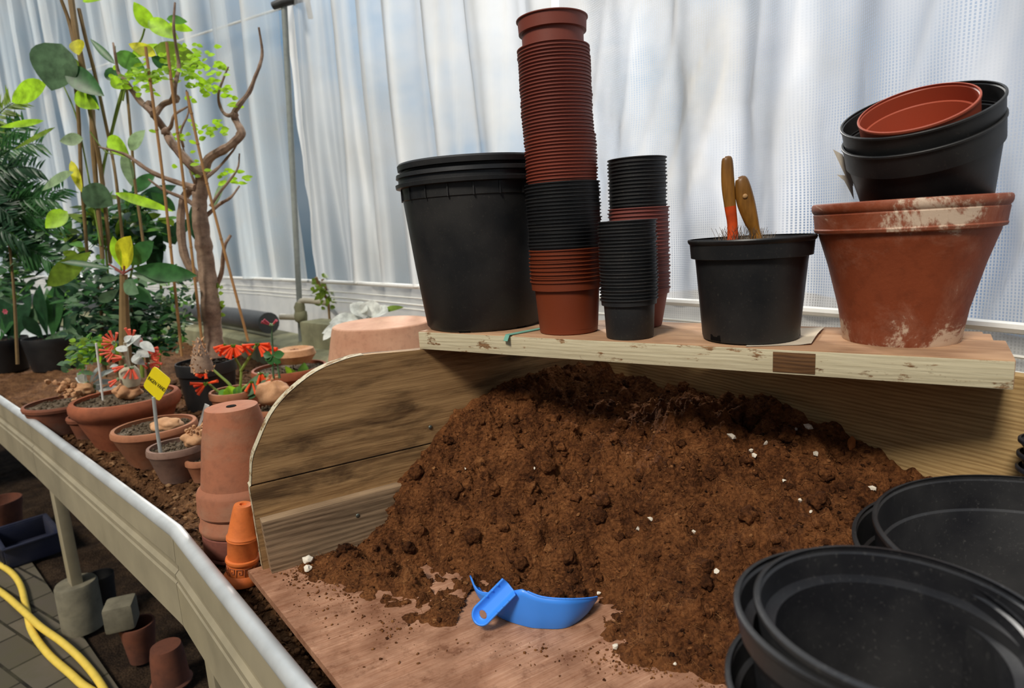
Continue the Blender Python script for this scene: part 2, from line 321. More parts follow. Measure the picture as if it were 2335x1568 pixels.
# ------------------------------------------------------------------ soil heap
def vu_(x, y):
    q = onz(x, y, 0)-C0; det = av.x*bv.y-av.y*bv.x; return ((q.x*bv.y-q.y*bv.x)/det, (av.x*q.y-av.y*q.x)/det)
EDGE = [vu_(*p) for p in ((700, 1296), (770, 1325), (830, 1345), (885, 1385), (930, 1418), (990, 1430), (1050, 1404), (1082, 1380), (1150, 1410), (1240, 1428), (1330, 1410), (1374, 1425), (1425, 1495), (1520, 1525), (1610, 1545), (1720, 1570))] + [(.29, .70), (.17, .76), (.08, .84), (.05, 1.0)]
def heightfn():
    P = [(v, 0, z) for v, z in ((.70, -.004), (.60, .008), (.55, .028), (.518, .093), (.437, .144), (.394, .205), (.289, .238), (.199, .25), (.126, .254), (0, .245))]
    P += [(0, u, z) for u, z in ((.02, .236), (.153, .222), (.223, .216), (.318, .236), (.451, .234), (.562, .203), (.673, .180), (.74, .16), (.80, .155), (.88, .09), (1.0, .0), (1.3, -.03))]
    P += [(v, u, .006) for v, u in EDGE]
    P += [(v+.06, u+.012, -.024) for v, u in EDGE[::2]+[(.70, .03)]]
    P += [(.12, .12, .245), (.2, .12, .232), (.28, .2, .17), (.14, .3, .222), (.25, .35, .142), (.16, .5, .186), (.2, .64, .118), (.38, .22, .10), (.45, .12, .125)] + [vu_(x, y)+(z,) for x, y, z in ((1040, 1325, .018), (1400, 1372, .014), (1200, 1335, .040), (1120, 1328, .036), (1300, 1344, .036), (1355, 1350, .022), (1075, 1322, .024), (1200, 1385, .02), (1290, 1390, .02), (880, 1345, .022), (950, 1375, .020), (1010, 1350, .026), (760, 1305, .014), (1440, 1440, .02), (1510, 1470, .022), (1610, 1500, .022))]
    A = np.array([(p[0], p[1]) for p in P]); z = np.array([p[2] for p in P]); n = len(P)
    r = np.hypot(A[:, None, 0]-A[None, :, 0], A[:, None, 1]-A[None, :, 1])
    K = np.zeros((n+3, n+3)); K[:n, :n] = r; K[:n, n] = 1; K[:n, n+1:] = A; K[n, :n] = 1; K[n+1:, :n] = A.T; K[:n, :n] += np.eye(n)*-.004
    w = np.linalg.solve(K, np.r_[z, 0, 0, 0])
    def h(v, u): return float((w[:n]*np.hypot(v-A[:, 0], u-A[:, 1])).sum() + w[n] + w[n+1]*v + w[n+2]*u)
    return h
hbase = heightfn()
SCOOP = [vu_(*p) for p in ((1040, 1440), (1050, 1400), (1074, 1352), (1084, 1350), (1098, 1376), (1134, 1404), (1195, 1424), (1240, 1430), (1300, 1428), (1345, 1402), (1356, 1384), (1368, 1392), (1380, 1440), (1320, 1462), (1200, 1466), (1080, 1462))]
def inpoly(x, y, P):
    c = False; j = len(P)-1
    for i in range(len(P)):
        if (P[i][1] > y) != (P[j][1] > y) and x < (P[j][0]-P[i][0])*(y-P[i][1])/(P[j][1]-P[i][1])+P[i][0]: c = not c
        j = i
    return c
def rid(p, f): return 1-abs(noise.noise(p*f))
def heap_h(v, u):
    b = hbase(v, u); k = max(0.0, min(1.0, (b+.012)/.045)); p = Vector((v, u, .37))
    w = p + Vector((noise.noise(p*20), noise.noise(p*20+Vector((9, 0, 0))), 0))*.02
    c1 = noise.voronoi(w*17)[0][0]; c2 = noise.voronoi(w*42)[0][0]; c3 = noise.voronoi(w*95)[0][0]; m_ = .5+.5*noise.noise(p*6+Vector((4, 4, 0)))
    d = .030*noise.noise(p*6.5) + .026*noise.noise(p*13+Vector((3, 1, 0))) + .022*noise.noise(w*27) + .060*(.40-c1)*m_ + .030*(.42-c2) + .011*(.42-c3) + .004*noise.noise(p*190)
    e = min(v, u, .06)/.06
    h = b + d*k*(.45+.55*e) + .0022*noise.noise(p*80)
    return min(h, -.01) if inpoly(v, u, SCOOP) else h
hp = G(); NV, NU = 300, 340; idx = {}
for i in range(NV):
    for j in range(NU):
        v = .76*i/(NV-1); u = .98*j/(NU-1); h = heap_h(v, u)
        if h > -.006: idx[i, j] = len(hp.v); hp.v.append(tuple(bin_(v, u+.0005, h)))
for i in range(NV-1):
    for j in range(NU-1):
        k = [(i, j), (i+1, j), (i+1, j+1), (i, j+1)]
        if all(t in idx for t in k): hp.f.append([idx[t] for t in k])
def strand(g, p, L, r, flat=False):
    d = Vector((random.uniform(-1, 1), random.uniform(-1, 1), random.uniform(-.3, .5))).normalized(); b = Vector((random.uniform(-1, 1), random.uniform(-1, 1), random.uniform(-.2, .6)))*.45
    n0 = len(g.v); g.tube([p+d*L*t+b*L*(t-.5)**2 for t in (-.5, -.17, .17, .5)], [r*.6, r, r, r*.4], 3, False); g.tone[n0, len(g.v)] = random.uniform(.1, .8)
def crumb(g, p, r):
    n0 = len(g.v); crumb_(g, p, r); g.tone[n0, len(g.v)] = random.gauss(.0, .22)
def crumb_(g, p, r):
    R = Matrix.Rotation(random.uniform(0, 6.3), 4, 'Z') @ Matrix.Rotation(random.uniform(-.6, .6), 4, 'X'); g.blob(p, r, 1, .7, (1, random.uniform(.5, .9), random.uniform(.4, .7)), R)
for _ in range(520):                                                               # clods
    v = random.uniform(.01, .72); u = random.uniform(.01, .9); h = heap_h(v, u)
    if h > .004:
        r = random.choice((.006, .008, .010, .013))*min(1, .5+h*8); n0 = len(hp.v); sd_ = Vector((random.random()*40, random.random()*40, 0)); bm = bmesh.new(); bmesh.ops.create_icosphere(bm, subdivisions=3, radius=1.0); bm.verts.index_update(); c = bin_(v, u, h+r*.05)
        hp.add([c+vv.co*r*(1+.55*noise.noise(vv.co*1.6+sd_)+.3*(.4-noise.voronoi(vv.co*2.2+sd_)[0][0])+.12*noise.noise(vv.co*7+sd_)) for vv in bm.verts], [[q_.index for q_ in f.verts] for f in bm.faces]); bm.free(); hp.tone[n0, len(hp.v)] = random.gauss(-.05, .1)
for _ in range(9000):                                                              # crumbs and fibres, part of the same uncountable heap
    v = random.uniform(.01, .74); u = random.uniform(.01, .9); h = heap_h(v, u)
    if h > .002: crumb(hp, bin_(v, u, h), random.choice((.001, .0013, .0018, .0024, .0032, .0045)))
for _ in range(12000):
    v = random.uniform(.02, .7); u = random.uniform(.01, .85); h = heap_h(v, u)
    if h > .002: strand(hp, bin_(v, u, h+.002), random.choice((.004, .005, .007, .009, .014)), random.uniform(.0002, .0004))
for _ in range(24000):                                                              # scatter on the board in front of the heap
    v = random.uniform(.25, .755); u = random.uniform(.0, .75); b = hbase(v, u)
    cl_ = .5+.9*noise.noise(Vector((v*16, u*16, 3)))
    if b < .003 and not inpoly(v, u, SCOOP) and random.random() < math.exp(b*70)*1.5*max(.015, cl_)**1.5: n0 = len(hp.v); crumb_(hp, bin_(v, u, .0008), random.choice((.0005, .0006, .0007, .0009, .0012, .0017, .0026))); hp.tone[n0, len(hp.v)] = random.gauss(.28, .2)
solo(hp, 'soil_heap', M['peat'], 'loose brown peat soil heaped in the wooden potting tray', 'soil', bin_(.3, .3), kind='stuff', sharp=0)
def surf(x, y):                                                                    # image point -> point on the heap
    d = ray(x, y); o = Vector((0, 0, EYE)); t = .3/d.length; st = .004/d.length
    for _ in range(700):
        p = o + d*t; q = p-C0; det = av.x*bv.y-av.y*bv.x; v = (q.x*bv.y-q.y*bv.x)/det; u = (av.x*q.y-av.y*q.x)/det
        if p.z <= max(0, heap_h(v, u)): return p
        t += st
    return p
PB = [(1843, 980, .0062), (1814, 982, .003), (1669, 1002, .006), (1712, 1032, .004), (1719, 1044, .0055), (1748, 1015, .004), (1860, 1039, .0045), (1483, 1187, .004), (1455, 1210, .004), (1580, 1216, .004), (1634, 1307, .004),
      (1218, 1070, .0028), (1060, 1072, .003), (1404, 1478, .004), (1989, 1119, .005), (1788, 1100, .003), (1825, 1145, .003), (1850, 1170, .003), (1540, 1518, .003), (1365, 1355, .003)]
for i, (x, y, r) in enumerate(PB):
    g = G(); p = surf(x, y); r *= 1.15; g.blob(p+Vector((0, 0, r*.8)), r, 1, .8, (1, .8, .75), Matrix.Rotation(i*1.3, 4, 'Z'))
    solo(g, 'perlite_chip', M['perlite'], 'white perlite chip lying loose on the brown soil heap', 'perlite', p, 'perlite chips on the soil heap')
for x, y, r, l in ((703, 1286, .009, 'larger white pebble on the tray board by the side panel foot'), (704, 1304, .007, 'smaller off-white pebble just in front of the larger pebble')):
    g = G(); p = surf(x, y); g.blob(p+Vector((0, 0, r*.95)), r, 2, .5, (1, .85, .8)); solo(g, 'pebble', M['perlite'], l, 'pebble', p)
g = G(); p = surf(1941, 1018); g.blob(p+Vector((0, 0, .004)), .009, 2, .6, (.65, .6, 1.4)); solo(g, 'bark_chip', simple('bark_chip', (166, 98, 52), .8, .2), 'upright orange-brown bark chip at the heap edge near the back panel', 'bark chip', p)
# ------------------------------------------------------------------ bench: rail, fascia, posts, deck and coir bed
rp = [onz(0, 945, .02), onz(72, 962, .02), onz(400, 1212, .02), onz(683, 1568, .02)]
rp = [rp[0]+(rp[0]-rp[1])*4+Vector((-.2, .5, 0)), rp[1], rp[2], rp[2]+(rp[3]-rp[2])*2.2]
def offs(d, z):
    out = []
    for i, p in enumerate(rp):
        a = (rp[i]-rp[i-1]).normalized() if i else (rp[1]-rp[0]).normalized(); b = (rp[i+1]-rp[i]).normalized() if i+1 < len(rp) else a
        na = Vector((a.y, -a.x, 0)); nb = Vector((b.y, -b.x, 0)); na = na if na.dot(Vector((-1, -1, 0))) > 0 else -na; nb = nb if nb.dot(Vector((-1, -1, 0))) > 0 else -nb
        m_ = (na+nb).normalized(); out.append(p + m_*(d/max(.5, m_.dot(na))) + Vector((0, 0, z-.02)))
    return out
bench = thing('planting_bench', 'long metal planting bench with rounded silver rail and beige fascia', 'bench', rp[2]+Vector((0, 0, -.77)))
def seg_panel(prof, i, ga=.0, closed=True):
    g = G(); R = [offs(d, z) for d, z in prof]; n = len(prof); A = [r[i] for r in R]; B = [r[i+1] for r in R]
    A2 = [a+(b-a).normalized()*ga for a, b in zip(A, B)]; B2 = [b-(b-a).normalized()*ga for a, b in zip(A, B)]
    g.add(A2+B2, [(k, (k+1) % n, n+(k+1) % n, n+k) for k in range(n if closed else n-1)] + ([tuple(range(n))[::-1], tuple(range(n, 2*n))] if closed else [])); return g
tubep = [(.013*math.cos(t)-.002, .02+.013*math.sin(t)) for t in [k*2*PI/18 for k in range(18)]]
facep = [(.006, .012), (.008, -.040), (.005, -.047), (.005, -.057), (.012, -.064), (.012, -.075), (.009, -.079), (.013, -.083), (.013, -.172), (-.006, -.176), (-.008, -.172), (-.008, .012)]
for i in range(3):
    part(seg_panel(tubep, i), 'rail', M['rail'], bench, sharp=60); part(seg_panel(facep, i, .0012), 'fascia_panel', M['fascia'], bench, sharp=25)
def ext(p, a, k): return p+(p-a).normalized()*k
WALL = [(-8.2, 9.4), (-5.1, 6.8), (-3.4, 5.4), (-1.814, 4.033), (-.928, 3.086), (-.336, 2.392), (.393, 1.5), (.588, 1.237), (.736, 1.005), (.83, .80), (1.0, .35), (1.1, -.1), (1.15, -.6)]
WP = poly([(x, y, 0) for x, y in WALL], 14)
deck = G(); inner = [Vector((p.x, p.y, -.07)) for p in offs(-.01, 0)]
wallp = [Vector((p.x, p.y, -.07)) for p in WP[::6]][::-1]
deck.prism(inner + [p for p in wallp if p.y > .2], (0, 0, -.02)); part(deck, 'bench_deck', M['greymetal'], bench)
lb = G()
for i in (0, 1, 2):
    A = offs(-.11, -.26); d = (A[i+1]-A[i]).normalized(); L = (A[i+1]-A[i]).length; mid = (A[i]+A[i+1])/2
    R = Matrix((d, Vector((-d.y, d.x, 0)), Vector((0, 0, 1)))).transposed().to_4x4(); R.translation = mid; lb.box(R, L-.03, .05, .03, .004)
part(lb, 'lower_brace', M['greymetal'], bench)
for i, dd in ((1, .0), (2, .0)):
    p = offs(-.035, 0)[i]; d = (rp[2]-rp[1]).normalized() if i == 1 else (rp[3]-rp[2]).normalized()
    R = Matrix((d, Vector((-d.y, d.x, 0)), Vector((0, 0, 1)))).transposed().to_4x4(); R.translation = Vector((p.x, p.y, -.33)) + d*(-.018 if i == 1 else .008)
    g = G(); g.box(R, .06, .035, .56, .004); po = part(g, 'post', M['fascia'], bench)
    g = G(); c = R.translation; g.lathe([(0, -.75), (.066, -.75), (.065, -.585), (.061, -.577), (0, -.575)], T((c.x, c.y, 0)), 32); part(g, 'concrete_foot', M['concrete'], po, 'round grey concrete foot')
def inside(p):
    for i in range(len(rp)-1):
        a, b = rp[i], rp[i+1]; e = b-a; nn = Vector((e.y, -e.x)); nn = nn if nn.dot(Vector((-1, -1))) > 0 else -nn
        if (Vector((p.x, p.y))-Vector((a.x, a.y))).dot(nn) > -.012 and -.2 < (p-a).to_2d().dot(e.to_2d())/e.length_squared < 1.2: return False
    return True
BEDZ = -.03
def inwall(x, y):
    i = min(range(len(WP)-1), key=lambda k: (WP[k].x-x)**2+(WP[k].y-y)**2); d = WP[i+1]-WP[i]; return (x-WP[i].x)*d.y-(y-WP[i].y)*d.x > .03*d.length
def bed_h(x, y):
    p = Vector((x, y, 0)); return BEDZ + .012*noise.noise(p*5) + .024*(.4-noise.voronoi(p*20+Vector((noise.noise(p*15), noise.noise(p*15+Vector((5, 0, 0))), 0))*.4)[0][0]) + .016*(.4-noise.voronoi(p*46)[0][0]) + .004*noise.noise(p*110)
cb = G(); idx = {}; NA, NR = 330, 330
for i in range(NA):
    th = math.radians(-66 + 62*i/(NA-1))
    for j in range(NR):
        r = .55*(5.6/.55)**(j/(NR-1)); x, y = r*math.sin(th), r*math.cos(th)
        if inside(Vector((x, y, 0))) and inwall(x, y): idx[i, j] = len(cb.v); cb.v.append((x, y, bed_h(x, y)))
for i in range(NA-1):
    for j in range(NR-1):
        k = [(i, j), (i+1, j), (i+1, j+1), (i, j+1)]
        if all(t in idx for t in k): cb.f.append([idx[t] for t in k][::-1])
for _ in range(17000):
    th = math.radians(random.uniform(-56, -8)); r = .7*(3.2/.7)**random.random(); x, y = r*math.sin(th), r*math.cos(th)
    if inside(Vector((x, y, 0))) and inwall(x, y):
        n0 = len(cb.v); s_ = random.choice((.003, .004, .0055, .008))*(.45+r*.5); R = Matrix.Rotation(random.uniform(0, 6.3), 4, 'Z') @ Matrix.Rotation(random.uniform(-.9, .9), 4, 'X') @ Matrix.Rotation(random.uniform(-.5, .5), 4, 'Y')
        cb.blob(Vector((x, y, bed_h(x, y)+s_*.2)), s_, 1, .8, (1, random.uniform(.4, .8), random.uniform(.2, .45)), R); cb.tone[n0, len(cb.v)] = random.gauss(.05, .28)
solo(cb, 'coir_bed', M['coir'], 'crumbly reddish-brown coir covering the metal planting bench', 'coir', (-1, 1.6, -.03), kind='stuff', sharp=0)
# ------------------------------------------------------------------ ground under the bench
def paver():
    n = N('brick_pavers'); b = n.n('TexBrick'); n.put(b.inputs['Vector'], n.mapv((1, 1, 1), rot=(0, 0, math.radians(33)))); b.inputs['Scale'].default_value = 1.0
    b.inputs['Brick Width'].default_value = .21; b.inputs['Row Height'].default_value = .105; b.inputs['Mortar Size'].default_value = .005; b.inputs['Color1'].default_value = lin((100, 92, 80)); b.inputs['Color2'].default_value = lin((82, 75, 64)); b.inputs['Mortar'].default_value = lin((34, 30, 26))  # paver colours lowered, with the under-bench shade put into them
    c = n.mix(n.math('MULTIPLY', n.ramp(n.noise(14, 5), [(.4, 0.0), (.7, 1.0)]), .5), b.outputs[0], lin((84, 80, 58))); return n.done(n.bsdf(c, .85, .2, n.bump(b.outputs[1], -.6, .006)))
e0, e1 = onz(175, 1430, -.75), onz(270, 1568, -.75); ed = (e1-e0).normalized(); en = Vector((ed.y, -ed.x, 0)); en = en if en.dot(Vector((-1, -1, 0))) > 0 else -en
g = G(); a = e0-ed*2.6+en*.0; b = e1+ed*2.2; g.prism([Vector((p.x, p.y, -.76)) for p in (a, b, b+en*2.2, a+en*2.2)], (0, 0, .01)); struct(g, 'floor', paver())
g = G(); idx = {}
for i in range(150):
    for j in range(90):
        p = e0 + ed*(-2.4+4.2*i/149) - en*(-.01+1.6*j/89); idx[i, j] = len(g.v); q = Vector((p.x, p.y, 0)); g.v.append((p.x, p.y, -.768+.02*noise.noise(q*6)*min(1, j/6)+.012*(rid(q, 20)-.5)*min(1, j/5)))
for i in range(149):
    for j in range(89): g.f.append([idx[i, j], idx[i+1, j], idx[i+1, j+1], idx[i, j+1]][::-1])
struct(g, 'ground', M['dirt'], 0)
g = G(); g.prism([(-9, -4, -.80), (5, -4, -.80), (5, 12, -.80), (-9, 12, -.80)], (0, 0, .01)); struct(g, 'ground_base', M['dirt'])
# ------------------------------------------------------------------ light and sky
wd = D.worlds.new('sky'); sc.world = wd; wd.use_nodes = True; t = wd.node_tree; t.nodes.clear()
class NW(N):
    def __init__(s, t): s.t = t; s.tc = t.nodes.new('ShaderNodeTexCoord'); s.out = t.nodes.new('ShaderNodeOutputWorld')
n = NW(t); gen = n.tc.outputs['Generated']; sx = n.n('SeparateXYZ'); n.put(sx.inputs[0], gen)
cl = n.noise(3.2, 5, .6, n.mapv((1, 1, 1.6), vec=gen, loc=(.3, 1.1, .2)))
sky = n.mix(n.ramp(cl, [(.36, 0.0), (.58, 1.0)]), lin((140, 178, 212)), lin((240, 243, 246)))
sky = n.mix(n.ramp(sx.outputs[2], [(.49, 1.0), (.53, 0.0)]), sky, lin((92, 96, 92)))          # ground below the horizon (remapped below)
rg = n.n('VectorMath', operation='DOT_PRODUCT'); n.put(rg.inputs[0], gen); rg.inputs[1].default_value = (-.86, .5, -.55)
sky = n.mix(n.math('MULTIPLY', n.ramp(n.math('ADD', rg.outputs['Value'], n.math('MULTIPLY', cl, .35)), [(.50, 0.0), (.80, 1.0)]), .9), sky, lin((74, 92, 104)))       # trees and sheds low on that side
rg2 = n.n('VectorMath', operation='DOT_PRODUCT'); n.put(rg2.inputs[0], gen); rg2.inputs[1].default_value = (.86, .42, -.4)
sky = n.mix(n.math('MULTIPLY', n.ramp(n.math('ADD', rg2.outputs['Value'], n.math('MULTIPLY', cl, .5)), [(.72, 0.0), (1.0, 1.0)]), .75), sky, lin((104, 132, 168)))
dv = n.n('VectorMath', operation='DOT_PRODUCT'); n.put(dv.inputs[0], gen); dv.inputs[1].default_value = (.45, .85, .25)
st = n.ramp(n.math('ADD', n.math('MULTIPLY', dv.outputs['Value'], .5), .5), [(.25, .26), (.5, .55), (.80, 1.18)])
up = n.ramp(sx.outputs[2], [(.2, 0.0), (1.0, .38)])
# Generated on a world runs -1..1, so the horizon ramp is rebuilt on z directly
zz = n.math('ADD', n.math('MULTIPLY', sx.outputs[2], .5), .5)
for l in list(t.links):
    if l.to_node.type == 'VALTORGB' and l.from_node == sx and l.to_node.color_ramp.elements[0].position > .4: t.links.new(zz.node.outputs[0], l.to_node.inputs[0])
bg = n.n('Background'); n.put(bg.inputs[0], sky); n.put(bg.inputs[1], n.math('MULTIPLY', n.math('ADD', st, up), WORLD_K)); n.put(n.out.inputs[0], bg.outputs[0])
def sun(name, frm, e, ang, col=(1, 1, 1)):
    l = D.lights.new(name, 'SUN'); l.energy = e; l.angle = math.radians(ang); l.color = col; o = D.objects.new(name, l); COL.objects.link(o)
    o.rotation_euler = Vector(frm).to_track_quat('Z', 'Y').to_euler(); o.location = Vector(frm)*4; return o
sun('sun', SUN_DIR, SUN_E, 13, (1, .93, .82)); sun('curtain_backlight', (-.12, .92, .6), BACK_E, 8, (1, .96, .9))  # second sun lamp is added to light the curtain folds from behind
# ------------------------------------------------------------------ curtain wall
def curtain_mat(name, thread=1.0, tint=(232, 234, 236), see=.5, wide=.45, base=.12):
    n = N(name); uv = n.n('SeparateXYZ'); n.put(uv.inputs[0], n.tc.outputs['UV'])
    def lines(sock, per, duty):
        f = n.math('FRACT', n.math('DIVIDE', sock, per)); return n.math('LESS_THAN', f, duty)
    th = n.math('MAXIMUM', lines(uv.outputs[0], .0052, .52), lines(uv.outputs[1], .0052, .3))
    ra = n.n('Attribute', attribute_name='tone'); band = n.math('ADD', n.math('MULTIPLY', n.ramp(n.noise(1.0, 3, .5, n.mapv((3.4, .4, 1), src='UV'), .3), [(.38, 0.0), (.64, 1.0)]), wide), n.math('MULTIPLY', ra.outputs['Fac'], 1.0))
    dust = n.noise(3, 5, .6)
    op = n.math('ADD', n.math('MULTIPLY', n.math('MULTIPLY', th, n.math('MAXIMUM', n.math('SUBTRACT', 1.15, band), .1)), .42*thread), n.math('MULTIPLY', band, .62)); op = n.math('ADD', op, n.math('MULTIPLY', dust, .16)); lw = n.n('LayerWeight'); lw.inputs[0].default_value = .35
    op = n.math('ADD', op, n.math('MULTIPLY', lw.outputs['Facing'], .22)); op = n.ramp(n.math('ADD', op, base-see), [(.0, .0), (1.0, .97)])
    col = n.mix(n.ramp(dust, [(.4, 0.0), (.75, 1.0)]), lin(tint), lin((206, 202, 192)))
    df = n.bsdf(col, .5, .3); tr = n.n('BsdfTranslucent'); n.put(tr.inputs[0], col); a = n.n('MixShader'); a.inputs[0].default_value = .6; n.put(a.inputs[1], df); n.put(a.inputs[2], tr.outputs[0])
    tp = n.n('BsdfTransparent'); b = n.n('MixShader'); n.put(b.inputs[0], op); n.put(b.inputs[1], tp.outputs[0]); n.put(b.inputs[2], a.outputs[0]); return n.done(b.outputs[0])
SL = [0.0]
for a, b in zip(WP, WP[1:]): SL.append(SL[-1]+(b-a).length)
def wall_at(s):
    import bisect
    i = max(0, min(len(WP)-2, bisect.bisect(SL, s)-1)); a, b = WP[i], WP[i+1]; d = (b-a).normalized(); nn = Vector((d.y, -d.x, 0)); nn = nn if nn.dot(Vector((-1, -1, 0))) > 0 else -nn
    return a + d*(s-SL[i]), d, nn
def s_of(p): return min(((w-Vector((p[0], p[1], 0))).length, s) for w, s in zip(WP, SL))[1]
def LAM(s): return .40 if s < s_pole-.03 else .27 if s < s_mid else .21
def fold(s, z, amp):
    ph = 2.6*noise.noise(Vector((s*1.7, z*.35, 1))) ; a = .45+.9*max(0, .5+noise.noise(Vector((s*1.1, .1*z, 7))))
    y = math.sin(2*PI*s/LAM(s)+ph*1.6); y2 = math.sin(2*PI*s/(LAM(s)*.4)+ph*2.3+1)
    return fold2(s, z, amp, ph, a, y, y2)[0]
def ridge(s, z, amp):
    ph = 2.6*noise.noise(Vector((s*1.7, z*.35, 1))); a = .45+.9*max(0, .5+noise.noise(Vector((s*1.1, .1*z, 7))))
    return fold2(s, z, amp, ph, a, math.sin(2*PI*s/LAM(s)+ph*1.6), math.sin(2*PI*s/(LAM(s)*.4)+ph*2.3+1))[1]
def fold2(s, z, amp, ph, a, y, y2):
    wr = .5-abs(noise.noise(Vector((s*5+z*2.2, z*1.6-s*1.2, 5)))); wr2 = .5-abs(noise.noise(Vector((s*9-z*2.5, z*2.4+s, 15))))
    nar = .5-abs(noise.noise(Vector((s*1.6/LAM(s)+.12*math.sin(z*2), z*.22, 31)))); r = max(0, y)**1.6*.62*a+max(0, nar*2)**6*.5+.35*max(0, y2)**4*a; r = r if amp > .02 else .3*r+1.5*(wr**4*8+wr2**4*8)+.5*max(0, noise.noise(Vector((s*3.1, z*.5, 8))))
    return (amp*a*(y*1.0+.22*y2) + .010*noise.noise(Vector((s*4, z*1.2, 3)))*min(1, amp/.012)+(.016*wr**3*4+.008*wr2**3*4)*(1 if amp < .02 else .35)), r
def add_uv(me, uv):
    l = me.uv_layers.new(name='UVMap'); a = np.empty(len(me.loops), dtype=np.int32); me.loops.foreach_get('vertex_index', a); l.data.foreach_set('uv', np.array(uv, dtype=np.float32)[a].ravel())
def cloth(name, label, s0, s1, z0, z1, ampf, mat, ds, hem=None, off=0.0, rows=44):
    g = G(); uv = []; n_ = int((s1-s0)/ds); tn = []
    for i in range(n_+1):
        s = s0+(s1-s0)*i/n_
        for j in range(rows+1):
            z = z0+(z1-z0)*j/rows; p, d, nn = wall_at(s+(hem(z, i) if hem and i < 12 else 0)); f = fold(s, z, ampf(s))
            g.v.append(tuple(p+nn*(f+off)+Vector((0, 0, z)))); uv.append((s+.3*f, z)); tn.append(0.45 if ampf(s) == 0 else 1.2 if hem and i < 9 else min(1.1, ridge(s, z, ampf(s))))
    for i in range(n_):
        for j in range(rows): a = i*(rows+1)+j; g.f.append((a, a+rows+1, a+rows+2, a+1))
    me = mesh(g, name, mat, (0, 0, 0), 0); add_uv(me, uv); at = me.attributes.new('tone', 'FLOAT', 'POINT'); at.data.foreach_set('value', np.array(tn, dtype=np.float32)); o = D.objects.new(name, me); COL.objects.link(o); return o
s_pole = s_of(ony(722, 640, 3.07)); s_mid = s_of(ony(1275, 600, 1.75)); zt = 2.6; zr = .36
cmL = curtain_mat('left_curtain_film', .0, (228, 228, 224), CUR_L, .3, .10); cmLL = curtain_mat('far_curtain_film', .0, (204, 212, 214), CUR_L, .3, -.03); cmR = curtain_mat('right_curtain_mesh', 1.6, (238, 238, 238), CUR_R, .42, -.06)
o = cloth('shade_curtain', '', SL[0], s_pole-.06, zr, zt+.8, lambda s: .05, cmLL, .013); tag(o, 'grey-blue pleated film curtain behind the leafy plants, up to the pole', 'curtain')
o = cloth('shade_curtain', '', s_pole+.0, s_mid, zr, zt+.6, lambda s: .032, cmL, .008, lambda z, i: (12-i)/12*(-.02+.035*noise.noise(Vector((z*5, 1, 1))))); tag(o, 'whitish pleated film curtain between the pole and the tall pot tower', 'curtain')
o = cloth('shade_curtain', '', s_mid+.02, SL[-1], zr, zt, lambda s: .011, cmR, .005, rows=70); tag(o, 'white woven mesh curtain with creases behind the large clay pot', 'curtain')
def skirt_mat():
    return curtain_mat('skirt_mesh', .9, (186, 184, 178), .0, .3, .2)
sk = cloth('wall_skirt', '', SL[0], SL[-1], -.06, zr-.004, lambda s: 0.0, skirt_mat(), .02, rows=10, off=.005); sk['kind'] = 'structure'; sk.name = 'wall_back'
g = G(); pts = [wall_at(s)[0]+wall_at(s)[2]*.02+Vector((0, 0, zr)) for s in np.linspace(.02, SL[-1]-.02, 160)]; g.tube(pts, .009, 8); struct(g, 'trim_1', simple('white_hem_bar', (226, 226, 222), .45, .4, amt=.1))
for k, (z, r) in enumerate(((.316, .003), (.29, .004), (.272, .003))):
    g = G(); pts = [wall_at(s)[0]+wall_at(s)[2]*.014+Vector((0, 0, z)) for s in np.linspace(.02, SL[-1]-.02, 160)]; g.tube(pts, r, 6); struct(g, 'trim_%d' % (k+2), M['white'])
pp, d_, nn_ = wall_at(s_pole-.03); pb = pp+nn_*.10
ptop = ony(648, 12, pb.y)
pole = thing('curtain_pole', 'slim grey pole with a dark clamp at its top, between two curtains', 'pole', pb+Vector((0, 0, -.02)))
g = G(); g.tube([Vector((pb.x, pb.y, -.02)), Vector((pb.x*.4+ptop.x*.6, pb.y, ptop.z*.6)), ptop], .0135, 12); part(g, 'tube', simple('pole_paint', (150, 156, 152), .5), pole)
g = G(); g.tube([ptop+Vector((-.05, 0, .0)), ptop+Vector((.0, -.01, .01)), ptop+Vector((.12, .0, .03))], [.016, .02, .014], 10); g.tube([ptop+Vector((.10, 0, .06)), ptop+Vector((.11, 0, -.06))], .012, 8); part(g, 'clamp', M['darkpipe'], pole, 'dark clamp')
# a wire across the glass behind the left curtain
bar = G(); A, B = ony(300, 128, 4.9), ony(650, 16, 3.65); bar.tube([A+(A-B)*1.2, A, B, B+(B-A)*.05], .007, 8); struct(bar, 'trim_5', M['white'])
# outdoors: trees and a shed wall seen dimly through the film
def outtree(px, py, Y, r, label, mat):
    c = ony(px, py, Y); g = G(); rnd = random.Random(px)
    for _ in range(26):
        g.blob(c+Vector((rnd.gauss(0, .5), rnd.gauss(0, .3), rnd.gauss(0, .55)))*r, r*rnd.uniform(.22, .5), 2, .5)
    b = thing('garden_tree', label, 'tree', Vector((c.x, c.y, -.78))); part(g, 'crown', mat, b, sharp=0); g = G(); g.tube([Vector((c.x, c.y, -.78)), c], .12, 8); part(g, 'trunk', M['bark'], b)
if 0: outtree(90, 150, 12, 2.4, 'dark tree outdoors seen dimly through the film curtain behind the vine', M['L_k'])
if 0: outtree(2290, 300, 9, 2.0, 'dark tree outdoors seen dimly through the mesh curtain beside the clay pot', M['L_d'])
if 0: outtree(1480, 240, 14, 1.7, 'tree outdoors seen dimly through the curtain beside the pot tower', M['L_d'])
